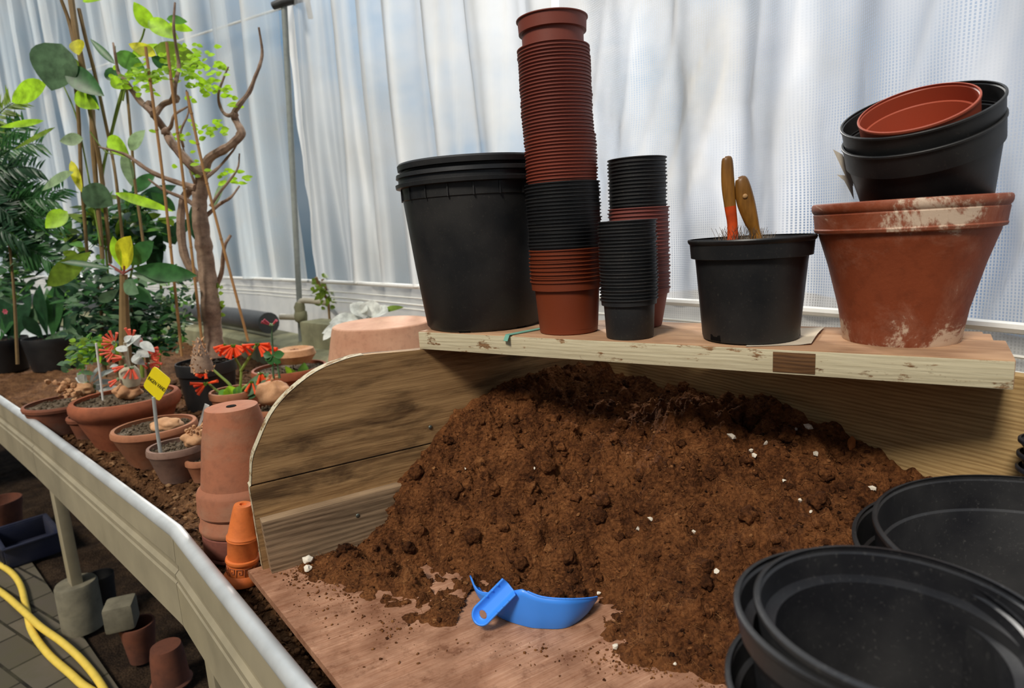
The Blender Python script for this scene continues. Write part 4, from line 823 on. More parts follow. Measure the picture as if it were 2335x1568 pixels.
# ------------------------------------------------------------------ upturned stacks
def upturned(name, label, base, rows, mat, grp=None, z0=BEDZ-.004, hole=True, zlow=None, cat='pot', wob=.008):
    b, pr = fit(base[0], base[1], z0, rows); zb = pr[0][1]; g = G(); rt, ztp = pr[-1]; rb = pr[0][0]
    g.lathe([(rb-.008, zb)]+pr+[(rt*.9, ztp+.001), (rt*.2, ztp)]+([(rt*.18, ztp-.006), (0, ztp-.006)] if hole else [(0, ztp)]), T(b), 64, wob)
    if not hole: return solo(g, name, mat, label, cat, b+Vector((0, 0, zb)), grp)
    o = thing(name, label, cat, b+Vector((0, 0, zb)), grp); part(g, 'pot_body', mat, o, sharp=30); g = G(); g.lathe([(0, ztp-.004), (rt*.19, ztp+.0012), (0, ztp+.0014)], T(b), 20); part(g, 'drain_hole', M['hole'], o); return o
SB = (572, 1240); gs = 'upturned terracotta pots stacked outside the side panel'
upturned('terracotta_pot', 'dusty terracotta pot upside down with drain hole, topmost of the big stack', SB, [(1150, 103), (1146, 106), (1106, 104), (1100, 101), (1092, 92), (1000, 78), (945, 66), (932, 63), (926, 61)], M['clay_s'], gs)
upturned('terracotta_pot', 'upturned terracotta pot second from the top of the big stack, with flared lip', SB, [(1187, 104), (1182, 107), (1176, 107), (1170, 103), (1158, 102), (1150, 95)], M['clay_s'], gs, hole=False)
upturned('terracotta_pot', 'dull brown upturned pot second from the bottom of the big stack', SB, [(1232, 100), (1228, 103), (1192, 103), (1188, 98)], M['clay_s2'], gs, hole=False)
upturned('terracotta_pot', 'lowest dull brown upturned pot of the big stack, resting on the coir', SB, [(None, 101), (1236, 101), (1233, 97)], M['clay_s2'], gs, hole=False)
ob = onz(553, 1322, BEDZ); od = (Vector((.14, 0, 0))+Vector((0, 0, 1))).normalized(); Mo = T(ob) @ od.to_track_quat('Z', 'Y').to_matrix().to_4x4(); k_ = rad(ob, 1)
def seg(rows): return [(w*k_, h*k_) for h, w in rows]
g = G(); g.lathe([(0, 0)]+seg([(0, 43), (3, 46), (12, 46), (19, 42), (25, 36), (50, 35), (54, 38), (58, 40), (63, 39), (66, 33)])+[(0, 66*k_)], Mo, 56); o = thing('terracotta_pot', 'lower bright orange upturned pot with a carved key-pattern band', 'pot', ob, 'bright orange upturned pots'); part(g, 'pot_body', M['clay_n'], o)
g = G(); kp = [(0, 0), (0, 1), (1, 1), (1, .35), (.5, .35), (.5, .65)]
for i in range(12):
    a0 = i*2*PI/12
    for (x0, y0), (x1, y1) in zip(kp, kp[1:]+[(1.25, 0)] if False else kp[1:]):
        P = [Mo @ Vector((36.2*k_*math.cos(a0+x*.36), 36.2*k_*math.sin(a0+x*.36), (28+19*y)*k_)) for x, y in ((x0, y0), ((x0+x1)/2, (y0+y1)/2), (x1, y1))]; g.tube(P, 1.1*k_, 5)
part(g, 'key_pattern', M['clay_o'], o, 'darker carved key pattern')
g = G(); g.lathe([(30*k_, 64*k_)]+seg([(66, 35), (110, 35), (114, 38), (118, 37), (120, 38), (124, 36), (128, 34), (170, 27), (195, 22), (200, 20)])+[(8*k_, 201*k_), (7*k_, 196*k_), (0, 196*k_)], Mo, 56); solo(g, 'terracotta_pot', M['clay_n'], 'upper bright orange upturned pot leaning by the side panel edge', 'pot', Mo @ Vector((0, 0, 64*k_)), 'bright orange upturned pots')
bp_ = ony(872, 735, 2.1); bpx = (bp_.x, bp_.y); zt13 = bp_.z; g = G(); r13 = rad(bp_, 113)
b13 = Vector((bp_.x, bp_.y, BEDZ-.004)); g.lathe([(r13*1.42, 0), (r13*1.42, .05), (r13*1.33, .055), (r13*1.02, zt13-b13.z-.012), (r13, zt13-b13.z-.003), (r13*.97, zt13-b13.z), (0, zt13-b13.z)], T(b13), 72, .004); solo(g, 'terracotta_pot', M['clay_p'], 'wide pale terracotta pot standing upside down behind the side panel', 'pot', b13, sharp=30)
b14 = ony(1012, 779, 1.72); g = G(); r14 = rad(b14, 45); z14 = b14.z-(BEDZ-.004); b14.z = BEDZ-.004; g.lathe([(r14*1.3, 0), (r14*1.28, .03), (r14*1.2, .033), (r14*1.0, z14-.004), (r14*.96, z14), (0, z14)], T(b14), 48); solo(g, 'terracotta_pot', M['clay_o'], 'orange upturned pot glimpsed between shelf end and side panel', 'pot', b14)
# ------------------------------------------------------------------ wall foot: ledge, pipes, tap, slab
def ledge():
    g = G(); sA, sB = s_of((-2.2, 4.4)), s_of((-.5, 2.6)); S_ = np.linspace(SL[1], sB, 40); prof = [(.02, -.05), (.22, -.05), (.22, .055), (.20, .07), (.02, .085)]
    for s in S_:
        p, d, nn = wall_at(s)
        for a, z in prof: g.v.append(tuple(p+nn*a+Vector((0, 0, z))))
    k = len(prof)
    for i in range(39):
        for j in range(k): g.f.append((i*k+j, i*k+(j+1) % k, (i+1)*k+(j+1) % k, (i+1)*k+j))
    o = solo(g, 'concrete_ledge', M['mossy'], 'mossy concrete ledge along the foot of the curtain wall', 'ledge', (-1.6, 3.8, 0), sharp=30); return o
ledge()
g = G(); pts = []
for s in np.linspace(SL[1], s_of(ony(640, 725, 3.25)), 40): p, d, nn = wall_at(s); pts.append(p+nn*.13+Vector((0, 0, .15)))
g.tube(pts, .055, 16); solo(g, 'drain_pipe', M['darkpipe'], 'thick dark grey pipe running along the wall above the ledge', 'pipe', pts[-1])
Yt = 3.0; tap = thing('water_tap', 'old pale water tap with elbow pipes at the wall foot', 'tap', ony(690, 740, Yt))
g = G(); g.tube([ony(638, 722, Yt), ony(676, 723, Yt)], .014, 10); part(g, 'spout_pipe', M['pvc'], tap)
g = G(); g.blob(ony(686, 720, Yt), .035, 2, .3, (.9, .9, 1.1)); g.tube([ony(686, 724, Yt), ony(683, 700, Yt), ony(684, 690, Yt)], [.02, .026, .02], 10); part(g, 'valve', M['mossy'], tap)
g = G(); g.tube(poly([ony(684, 695, Yt), ony(688, 686, Yt), ony(710, 686, Yt), ony(760, 692, Yt), ony(800, 696, Yt)], 5), .014, 10); part(g, 'elbow_pipe', M['pvc'], tap)
c = ony(745, 750, 2.86); g = G(); R = T(Vector((c.x, c.y, .07))) @ Matrix.Rotation(-.75, 4, 'Z'); g.box(R, .26, .12, .24, .01); solo(g, 'concrete_block', M['mossy'], 'mossy square concrete block beneath the tap pipe', 'block', Vector((c.x, c.y, -.05)))
P = [onz(x, y, BEDZ+.02) for x, y in ((640, 772), (760, 772), (790, 815), (690, 812), (560, 790))]; g = G(); g.prism(P, (0, 0, .012)); solo(g, 'stone_slab', M['palestone'], 'sunlit pale stone slab lying on the bench behind the tuber pots', 'slab', P[0])
# ------------------------------------------------------------------ things under the bench
FZ = -.75
def floorpot(name, label, base, rows, mat, t=.006, cat='pot', up=True):
    b, pr = fit(base[0], base[1], FZ, rows); pr = [(r, max(0, z)) for r, z in pr]; g = G()
    g.lathe(shell(pr, t) if up else [(0, 0)]+pr+[(0, pr[-1][1])], T(b), 48); return solo(g, name, mat, label, cat, b, sharp=30)
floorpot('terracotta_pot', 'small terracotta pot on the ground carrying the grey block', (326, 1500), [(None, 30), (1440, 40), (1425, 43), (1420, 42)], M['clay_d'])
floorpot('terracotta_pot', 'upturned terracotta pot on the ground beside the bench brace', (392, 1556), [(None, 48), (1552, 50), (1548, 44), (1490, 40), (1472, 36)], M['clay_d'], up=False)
c = onz(326, 1500, FZ); zc = zat(c, 1418); g = G(); g.box(T(Vector((c.x-.03, c.y-.02, zc+.046))) @ Matrix.Rotation(.35, 4, 'Z'), .085, .085, .085, .012); solo(g, 'grey_block', M['concrete'], 'grey rounded block set on the small terracotta pot below the bench', 'block', Vector((c.x, c.y, zc)))
floorpot('black_plant_pot', 'black plastic pot in the shade behind the concrete foot', (242, 1398), [(None, 28), (1330, 33), (1322, 35), (1310, 35)], M['black'], .003)
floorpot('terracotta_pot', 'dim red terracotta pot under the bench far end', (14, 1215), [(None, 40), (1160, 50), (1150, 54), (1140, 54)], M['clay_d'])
cc = onz(60, 1280, FZ); dv_ = (rp[2]-rp[1]).normalized(); R = Matrix((dv_, Vector((-dv_.y, dv_.x, 0)), Vector((0, 0, 1)))).transposed().to_4x4(); R.translation = cc+Vector((-.06, .10, 0)); cr = thing('plastic_crate', 'dark navy plastic crate on the ground under the bench', 'crate', cc)
g = G(); R = R @ Matrix.Scale(.78, 4); g.box(R @ T((0, 0, .006)), .36, .24, .008, .002); part(g, 'crate_floor', M['crate'], cr)
for sx_, sy_, a in ((.36, .012, (0, .12, 0)), (.36, .012, (0, -.12, 0))): g = G(); g.box(R @ T((a[0], a[1], .065)), sx_, sy_, .11, .002); part(g, 'side_wall', M['crate'], cr)
for a in (.18, -.18): g = G(); g.box(R @ T((a, 0, .065)), .012, .24, .11, .002); part(g, 'end_wall', M['crate'], cr)
g = G(); [g.box(R @ T((-.15+.06*k, sy_*.13, .06)), .012, .014, .10, .001) for k in range(6) for sy_ in (-1, 1)]; part(g, 'ribs', M['crate'], cr)
g = G(); [g.box(R @ T((0, sy_*.128, .122)), .385, .022, .012, .003) for sy_ in (-1, 1)]; [g.box(R @ T((sx_*.19, 0, .122)), .022, .27, .012, .003) for sx_ in (-1, 1)]; part(g, 'rim', M['crate'], cr)
hp_ = [(330, 1640), (205, 1572), (160, 1535), (108, 1488), (72, 1436), (60, 1385), (45, 1330), (14, 1296), (-40, 1275), (-110, 1280), (-120, 1305), (-60, 1318), (0, 1348), (48, 1388), (92, 1428), (142, 1464), (190, 1508), (232, 1562), (260, 1620)]
P = [onz(x, y, FZ+.012+(.02 if k in (13, 14, 15) else 0)) for k, (x, y) in enumerate(hp_)]; g = G(); g.tube(poly(P, 8), .0115, 12); solo(g, 'garden_hose', M['hose'], 'yellow garden hose looped across the brick pavers', 'hose', P[8])
# ------------------------------------------------------------------ plants
def pl(pts, Y, jit=0.0, sub=4):
    return poly([ony(x, y, Y+random.uniform(-jit, jit)) for x, y in pts], sub)
def px(Y, w): return w*Y/F
def limb(g, pts, w0, w1, Y, jit=.03, sub=4, seg=8, knob=.12):
    P = pl(pts, Y, jit, sub); n_ = len(P); g.tube(P, [max(.0008, px(Y, w0+(w1-w0)*i/(n_-1)))*.5*(1+knob*noise.noise(P[i]*40)) for i in range(n_)], seg)
def lf(par, b, t, w, mat, Y, curl=.1, name='leaf', fold=.25, up=None, shape=.42, dy=0.0, label=None):
    g = G(); B = ony(b[0], b[1], Y); Tt = ony(t[0], t[1], Y+dy); g.leaf(B, Tt, px(Y, w), up, curl, fold, 9, shape); return part(g, name, M[mat], par, label, sharp=0)
# small tree
Yt_ = b12.y; g = G()
trunk = [(490, 815), (486, 760), (480, 690), (470, 600), (462, 540), (455, 480), (458, 420), (464, 388)]
limb(g, trunk, 46, 26, Yt_, .01, 5, 12, .2)
for pts, a, b in (([(464, 392), (478, 360), (520, 335), (548, 310), (550, 298), (538, 275), (534, 258), (546, 238), (568, 210), (582, 175), (592, 150), (598, 118), (590, 62)], 22, 4),
    ([(534, 262), (516, 262), (503, 245), (498, 215), (510, 178), (521, 152)], 9, 3), ([(464, 400), (432, 372), (395, 330), (375, 295), (345, 255), (322, 233), (300, 205), (284, 182), (270, 165), (262, 120), (258, 98)], 22, 4),
    ([(352, 262), (372, 238), (394, 226), (400, 190), (408, 150), (402, 110), (396, 60), (399, 6)], 14, 4), ([(378, 300), (390, 288), (398, 262), (428, 243)], 10, 4), ([(446, 428), (402, 415), (345, 392), (296, 358), (268, 346), (225, 335)], 14, 4),
    ([(455, 478), (425, 455), (372, 432), (338, 408)], 12, 4), ([(470, 492), (500, 466), (526, 450), (546, 424)], 10, 4), ([(486, 668), (505, 622), (511, 565), (526, 536)], 12, 6), ([(452, 432), (438, 402), (416, 332)], 8, 3),
    ([(470, 405), (500, 380), (530, 345), (540, 330)], 8, 3), ([(480, 470), (500, 440), (540, 388), (546, 350)], 8, 3), ([(418, 335), (412, 300), (430, 255), (425, 205)], 6, 3)):
    limb(g, pts, a, b, Yt_, .025, 4, 8, .25)
limb(g, [(455, 640), (428, 600), (416, 560), (412, 500), (420, 450), (440, 430)], 20, 15, Yt_+.05, .01, 4, 8, .25)
for x, y in ((340, 240), (352, 262), (378, 300), (534, 262), (548, 305), (400, 225), (470, 395), (452, 480)): g.blob(ony(x, y, Yt_), px(Yt_, 9), 2, .5)
tr_ = part(g, 'trunk', M['bark'], p12)
g = G()
for x, y, n_, s_ in ((310, 180, 46, 26), (430, 165, 60, 34), (370, 150, 24, 30), (460, 200, 20, 26), (480, 140, 8, 12), (420, 300, 14, 26), (500, 215, 8, 14), (470, 300, 8, 20), (530, 240, 6, 12), (440, 380, 10, 24), (515, 395, 10, 16), (495, 290, 6, 12), (330, 170, 12, 14), (445, 110, 8, 18), (545, 405, 5, 8)):
    for _ in range(n_):
        q = ony(x+random.gauss(0, s_), y+random.gauss(0, s_*.55), Yt_+random.uniform(-.07, .07)); a = random.uniform(-.5, .5); g.leaf(q, q+Vector((math.cos(a), random.uniform(-.3, .3), math.sin(a)))*px(Yt_, random.uniform(12, 22)), px(Yt_, random.uniform(7, 11)), None, .1, .2, 4)
part(g, 'foliage', M['L_b'], p12, sharp=0)
g = G()
for _ in range(16):
    q = ony(random.uniform(488, 505), random.uniform(640, 720), Yt_); g.leaf(q, q+Vector((random.uniform(.2, 1), -.2, random.uniform(-.5, .5)))*px(Yt_, 18), px(Yt_, 10), None, .1, .2, 4)
part(g, 'sprout', M['L_o'], p12, sharp=0)
# canes
for (a, b, c_), l in ((((332, 107), (373, 418), (415, 812)), 'bamboo cane standing behind the yellow sign, first of three round the tree'), (((380, 96), (420, 428), (462, 790)), 'bamboo cane close against the tree trunk'), (((426, 209), (472, 418), (566, 778)), 'slanting bamboo cane on the open side of the tree trunk')):
    g = G(); Y = Yt_-.06; P = poly([ony(*c_, Y), ony(*b, Y), ony(*a, Y)], 8); g.tube(P, px(Y, 3.2), 8)
    for k in range(2, len(P)-1, 3): g.tube([P[k]-Vector((0, 0, .002)), P[k]+Vector((0, 0, .002))], px(Y, 4.0), 8)
    solo(g, 'bamboo_cane', M['cane'], l, 'cane', P[0])
# caudex plant beside the tree pot
Yk = 1.75; ck = thing('caudex_plant', 'shaggy brown cone-shaped caudex plant before the black tree pot', 'plant', ony(462, 850, Yk)); g = G(); c0 = ony(462, 845, Yk); r0 = px(Yk, 24)
g.lathe([(0, -.01), (r0, 0), (r0*.9, px(Yk, 22)), (r0*.55, px(Yk, 52)), (r0*.2, px(Yk, 74)), (0, px(Yk, 80))], T(c0), 20, .05); part(g, 'caudex', M['bark'], ck)
g = G()
for _ in range(120):
    h = random.random(); a = random.uniform(0, 6.3); r = r0*(1-.8*h); p = c0+Vector((r*math.cos(a), r*math.sin(a), h*px(Yk, 76))); g.leaf(p, p+Vector((math.cos(a)*.5, math.sin(a)*.5, random.uniform(-.9, .7)))*px(Yk, random.uniform(6, 16)), px(Yk, 4), None, .2, .2, 3)
part(g, 'dry_scales', M['tuber'], ck, sharp=0)
# climbing vine: bare stems and big leaves
Yv = 2.45; vine = thing('climbing_vine', 'tall vine with bare brown stems and big yellow-green leaves', 'vine', ony(235, 640, Yv))
for pts, a, b in (([(161, -10), (174, 80), (190, 160), (204, 241), (215, 300), (228, 375), (240, 470), (252, 600)], 13, 8), ([(180, 20), (196, 90), (212, 150), (228, 220), (241, 281), (255, 350), (266, 420), (281, 560)], 8, 6), ([(172, 185), (180, 280), (185, 402), (192, 490), (199, 580)], 8, 7),
    ([(289, 201), (298, 300), (308, 420), (318, 490), (327, 556)], 6, 6), ([(262, 105), (268, 170), (285, 182)], 3, 3), ([(210, 250), (214, 350), (222, 450), (234, 590)], 12, 9), ([(140, 0), (158, 50), (172, 110)], 7, 9), ([(140, 185), (165, 240), (180, 290), (205, 420), (230, 560)], 3, 4), ([(205, 300), (240, 345), (270, 352)], 3, 2), ([(285, 190), (270, 240), (255, 300), (238, 370), (232, 420)], 8, 5), ([(330, 65), (322, 90), (300, 130), (280, 230)], 4, 4)):
    g = G(); limb(g, pts, a, b, Yv, .02, 4, 8); part(g, 'stem', M['canedark' if b > 4 and pts[0][0] != 285 else 'stemg'], vine)
LV = [((140, 100), (112, 205), 92, 'L_g', .15), ((106, 192), (22, 231), 48, 'L_b', .05), ((178, 90), (180, 126), 36, 'L_y', .0), ((152, 158), (232, 215), 48, 'L_d', .1), ((262, 146), (205, 88), 16, 'L_d', .0), ((262, 122), (332, 160), 38, 'L_m', .1), ((345, 66), (305, 4), 34, 'L_b', .05), ((338, 46), (405, 86), 36, 'L_b', .1),
    ((380, 44), (428, 48), 20, 'L_m', .1), ((385, 54), (440, 70), 20, 'L_b', .0), ((188, 2), (242, -4), 18, 'L_b', .0), ((356, 126), (293, 100), 28, 'L_y', .0), ((350, 108), (468, 152), 52, 'L_o', .1), ((190, 316), (136, 322), 28, 'L_p', .0), ((100, 275), (0, 290), 15, 'L_b', .0), ((126, 290), (30, 342), 12, 'L_o', .0),
    ((188, 428), (258, 468), 58, 'L_g', .15), ((162, 366), (188, 440), 20, 'L_y', .0), ((154, 482), (104, 520), 42, 'L_b', .0), ((168, 392), (88, 432), 26, 'L_p', .1), ((246, 450), (170, 478), 20, 'L_g', .1), ((246, 312), (296, 358), 36, 'L_b', .0), ((296, 342), (328, 296), 30, 'L_p', .1), ((284, 345), (300, 428), 26, 'L_p', .1), ((262, 440), (392, 480), 22, 'L_b', .1),
    ((170, 215), (222, 245), 36, 'L_b', .1), ((200, 205), (226, 252), 18, 'L_d', .0), ((345, 130), (400, 165), 26, 'L_d', .1), ((240, 160), (276, 185), 28, 'L_d', .1), ((252, 180), (285, 200), 26, 'L_b', .1), ((300, 130), (360, 100), 22, 'L_b', .0), ((150, 145), (190, 160), 34, 'L_o', .1)]
for i, (b, t_, w, m_, cu) in enumerate(LV): lf(vine, b, t_, w, m_, Yv-.05+.03*math.sin(i*2.3), cu, dy=.05*math.sin(i*1.7), up=(random.uniform(-.25, .25), -1, random.uniform(-.1, .5)))
# red-stemmed succulent with broad leaves
Yq = 2.15; eu = thing('broad_leaved_succulent', 'broad-leaved plant with red leaf stalks rising above the dark shrub', 'plant', ony(285, 860, Yq)); g = G(); limb(g, [(288, 860), (284, 740), (282, 625)], 30, 16, Yq, .01); part(g, 'stem', M['canedark'], eu)
for b, t_, w, m_, cu in (((282, 618), (298, 538), 66, 'L_y', .0), ((276, 608), (258, 538), 30, 'L_b', .0), ((262, 614), (122, 590), 15, 'L_d', .1), ((208, 574), (108, 652), 48, 'L_o', .0), ((302, 612), (442, 628), 42, 'L_d', .1), ((298, 622), (392, 640), 28, 'L_g', .1), ((282, 640), (312, 668), 34, 'L_g', .1), ((276, 632), (222, 640), 14, 'L_g', .0), ((298, 604), (345, 552), 42, 'L_d', .1), ((270, 660), (222, 690), 24, 'L_g', .1), ((300, 650), (345, 690), 30, 'L_d', .1)):
    lf(eu, b, t_, w, m_, Yq, cu, dy=random.uniform(-.06, .06), shape=.55)
g = G()
for a, b in (((283, 625), (262, 614)), ((284, 622), (302, 612)), ((283, 622), (283, 606)), ((281, 622), (248, 602))): limb(g, [a, ((a[0]+b[0])/2, (a[1]+b[1])/2), b], 5, 4, Yq-.01, 0, 3)
part(g, 'stalk', simple('red_stalk', (140, 60, 44), .5), eu, 'red leaf stalks')
def bush(name, label, cat, base, blobs, Y, mats, sz=(14, 26), wd=(8, 14), flat=.4, dy=.12, potrows=None):
    """blobs: (cx, cy, rx, ry, n); one foliage mesh for each leaf tone"""
    th = thing(name, label, cat, base); gs_ = [G() for _ in mats]; 
    for cx, cy, rx, ry, n_ in blobs:
        for _ in range(n_):
            a = random.uniform(0, 6.3); r = random.random()**.55; q = ony(cx+rx*r*math.cos(a), cy+ry*r*math.sin(a), Y+random.uniform(-dy, dy)); d = Vector((random.uniform(-1, 1), random.uniform(-.9, .3), random.uniform(-flat, flat+.3))).normalized(); L = px(Y, random.uniform(*sz)); random.choice(gs_).leaf(q-d*L*.5, q+d*L*.5, px(Y, random.uniform(*wd)), (random.uniform(-.5, .5), -.7, 1), .15, .2, 5)
    for g, m_ in zip(gs_, mats): part(g, 'foliage', M[m_], th, sharp=0)
    return th
sh = bush('leafy_shrub', 'dense dark green shrub beneath the red-stalked plant', 'shrub', ony(260, 850, 2.45), [(270, 700, 120, 70, 300), (210, 640, 60, 45, 80), (330, 740, 90, 60, 200), (250, 770, 110, 50, 160)], 2.42, ['L_k', 'L_d', 'L_k', 'L_g'], (20, 42), (9, 18)); g = G()
for x in (230, 260, 300, 330): limb(g, [(x+10, 860), (x+4, 780), (x, 700), (x-8, 640)], 10, 5, 2.45, .03)
part(g, 'stem', M['canedark'], sh)
bush('bright_leaved_shrub', 'low bright green leafy clump behind the silver-leaved bowl', 'shrub', ony(220, 850, 1.98), [(210, 800, 55, 34, 110), (190, 790, 40, 20, 40), (180, 830, 40, 24, 20)], 2.0, ['L_o', 'L_m', 'L_b', 'L_g'], (14, 34), (8, 15))
bush('leafy_shrub', 'green and white-flecked bush between tree trunk and cane', 'shrub', ony(400, 850, 2.35), [(405, 690, 42, 90, 150), (380, 770, 40, 40, 70)], 2.38, ['L_m', 'L_d', 'L_k', 'L_p'], (10, 26), (7, 13))
for i, (pts, w, m_, l) in enumerate(()): pass
bn = thing('broad_leaved_plant', 'deep green long-leaved plant behind the canes', 'plant', ony(320, 860, 2.75))
for b, t_, w, m_ in (((330, 560), (270, 440), 44, 'L_k'), ((300, 470), (400, 420), 34, 'L_k'), ((300, 440), (352, 395), 30, 'L_d'), ((280, 430), (360, 540), 36, 'L_d'), ((360, 500), (400, 560), 40, 'L_k'), ((350, 560), (372, 590), 40, 'L_k'), ((290, 470), (260, 540), 40, 'L_o'), ((320, 480), (280, 520), 40, 'L_m'), ((460, 560), (430, 470), 36, 'L_k'), ((350, 640), (362, 530), 44, 'L_k'), ((300, 560), (250, 500), 40, 'L_d'), ((400, 480), (345, 440), 30, 'L_d'), ((380, 540), (440, 500), 30, 'L_k'), ((200, 470), (215, 560), 46, 'L_k'), ((520, 400), (480, 480), 20, 'L_p')): lf(bn, b, t_, w, m_, 2.75, .1, dy=random.uniform(-.1, .1), shape=.5)
g = G(); [limb(g, p_, 9, 5, 2.78, .02) for p_ in ([(325, 860), (320, 700), (310, 500)], [(360, 860), (368, 700), (362, 560)])]; part(g, 'stem', M['stemg'], bn)
bush('leafy_shrub', 'loose mid-green foliage between the bare vine stems', 'shrub', ony(270, 860, 2.62), [(270, 500, 85, 70, 70), (330, 520, 60, 60, 40), (200, 540, 60, 60, 40)], 2.62, ['L_m', 'L_d', 'L_o', 'L_k'], (36, 70), (14, 26)); bs_ = D.objects['leafy_shrub.002']; g = G(); [limb(g, [(270, 860), (265+d_, 700), (270+d_*3, 480)], 7, 4, 2.62, .02) for d_ in (-12, 6, 20)]; part(g, 'stem', M['stemg'], bs_)
# palm with feathery fronds
Yp = 2.6; pm = thing('feathery_palm', 'feathery palm with fine dark leaflets at the edge of the planting', 'palm', ony(20, 830, Yp)); g = G(); limb(g, [(40, 830), (30, 640), (10, 480), (-20, 330)], 7, 4, Yp, .02); part(g, 'stem', M['canedark'], pm)
def frond(P0, P1, sag, nl, ll, m_, Y):
    g = G(); a, b = ony(*P0, Y), ony(*P1, Y+random.uniform(-.1, .1)); ax = b-a; rb_ = []
    for k in range(9): u = k/8; rb_.append(a+ax*u+Vector((0, 0, sag*4*u*(1-u)*ax.length)))
    g.tube(rb_, [px(Y, 2.2)*(1-.7*k/8) for k in range(9)], 5); side = ax.normalized().cross(Vector((0, 1, 0))).normalized()
    for k in range(nl):
        u = .1+.9*k/nl; i = min(7, int(u*8)); p = rb_[i].lerp(rb_[i+1], u*8-i)
        for s_ in (-1, 1):
            d = (ax.normalized()*.75+side*s_*.8+Vector((0, random.uniform(-.4, .4), random.uniform(-.35, .05)))).normalized(); g.leaf(p, p+d*px(Y, ll*(1-.5*u)*random.uniform(.8, 1.15)), px(Y, 6), (0, -1, .4), .2, .2, 4)
    return part(g, 'frond', M[m_], pm, sharp=0)
for P0, P1, m_ in (((-40, 420), (60, 280), 'L_d'), ((-40, 400), (100, 330), 'L_d'), ((-40, 420), (95, 390), 'L_k'), ((-40, 440), (80, 440), 'L_d'), ((-40, 460), (30, 500), 'L_k'), ((-60, 360), (40, 230), 'L_o'), ((-60, 380), (20, 300), 'L_m'), ((0, 480), (130, 460), 'L_d'), ((0, 500), (150, 520), 'L_d'), ((-40, 520), (60, 560), 'L_k'), ((30, 560), (140, 620), 'L_d'), ((10, 540), (150, 430), 'L_d'), ((-40, 480), (60, 380), 'L_k')): frond(P0, P1, .12, 22, 62, m_, Yp)
bush('leafy_shrub', 'mixed green foliage mass below the feathery palm', 'shrub', ony(30, 800, 2.7), [(40, 520, 70, 70, 170), (30, 620, 60, 70, 150), (110, 560, 50, 60, 60), (20, 420, 40, 60, 70), (150, 640, 50, 60, 60)], 2.72, ['L_d', 'L_k', 'L_g', 'L_d', 'L_m'], (18, 50), (9, 20))
# blade-leaved plants in black pots
def bladepot(label, base, rows, leaves, Yo=0):
    o, b, tz = claypot('blade_leaved_plant', label, base, rows, M['black'], .003, .02, 'dirt', cat='plant', wob=0)
    for bb_, t_, w, m_ in leaves: lf(o, bb_, t_, w, m_, b.y+random.uniform(-.03, .03), .08, dy=random.uniform(-.05, .05), shape=.6)
    return o
bladepot('dark paddle-leaved plant in a wide black pot behind the coir', (135, 838), [(None, 60), (785, 72), (772, 75), (766, 74)], [((110, 770), (84, 650), 44, 'L_k'), ((120, 775), (130, 640), 40, 'L_d'), ((88, 770), (72, 700), 30, 'L_g'), ((140, 772), (100, 655), 36, 'L_g'), ((150, 770), (170, 640), 22, 'L_k'), ((130, 772), (145, 600), 30, 'L_k'), ((160, 772), (175, 690), 26, 'L_g'), ((100, 772), (52, 720), 28, 'L_k'), ((95, 776), (190, 752), 22, 'L_g'), ((145, 775), (160, 560), 20, 'L_k')])
bladepot('dark paddle-leaved plant in a black pot at the edge of the planting', (10, 845), [(None, 60), (790, 70), (778, 73), (772, 72)], [((20, 775), (25, 610), 54, 'L_k'), ((0, 775), (40, 690), 44, 'L_d'), ((40, 775), (60, 650), 40, 'L_k'), ((30, 772), (80, 700), 30, 'L_d'), ((10, 770), (-10, 640), 40, 'L_k'), ((50, 775), (0, 730), 30, 'L_k')])
g = G(); c = ony(13, 710, 2.25); [g.leaf(c, c+Vector((math.cos(a), -.3, math.sin(a)))*px(2.2, 7), px(2.2, 6), (0, -1, 0), 0, .2, 4) for a in np.linspace(0, 6.3, 7)[:-1]]; solo(g, 'small_flower', M['pinkp'], 'tiny pink-red flower among the dark paddle leaves', 'flower', c, sharp=0)
# silver-leaved rosettes and flowers
def flower(g, p, d, L, r):
    d = Vector(d).normalized(); g.tube([p, p+d*L*.4, p+d*L*.85, p+d*L], [r*.55, r*.85, r, r*1.25], 8)
def umbel(par, mats, px0, Y, dirs, L, w):
    c = ony(*px0, Y); g, gc = G(), G()
    for a in dirs: 
        dx, dz = math.cos(math.radians(a)), math.sin(math.radians(a)); d = Vector((dx, random.uniform(-.5, .2), dz)); flower(g, c+d.normalized()*px(Y, 6), d, px(Y, L*random.uniform(.8, 1.1)), px(Y, w)*.5); gc.blob(c+d.normalized()*px(Y, 4), px(Y, 3.6), 1, .3)
    o = part(g, 'flower_cluster', M[mats[0]], par); part(gc, 'calyx', M[mats[1]], o)
for b, t_, w in (((205, 880), (170, 858), 16), ((205, 878), (225, 830), 24), ((200, 870), (192, 832), 26), ((210, 870), (258, 838), 22), ((212, 874), (262, 868), 18), ((225, 890), (278, 884), 22), ((230, 892), (270, 900), 18), ((205, 880), (152, 890), 12), ((195, 872), (176, 850), 18), ((210, 880), (240, 890), 16)): lf(p1, b, t_, w, 'L_s', b1.y+.04, .15, 'silver_leaf', dy=random.uniform(-.04, .03), up=(0, -.7, 1), label='white felted leaf')
g = G(); limb(g, [(192, 905), (194, 880), (200, 868)], 8, 6, b1.y+.04, 0); limb(g, [(215, 905), (216, 888), (215, 875)], 6, 5, b1.y+.04, 0); part(g, 'stem', M['L_p'], p1)
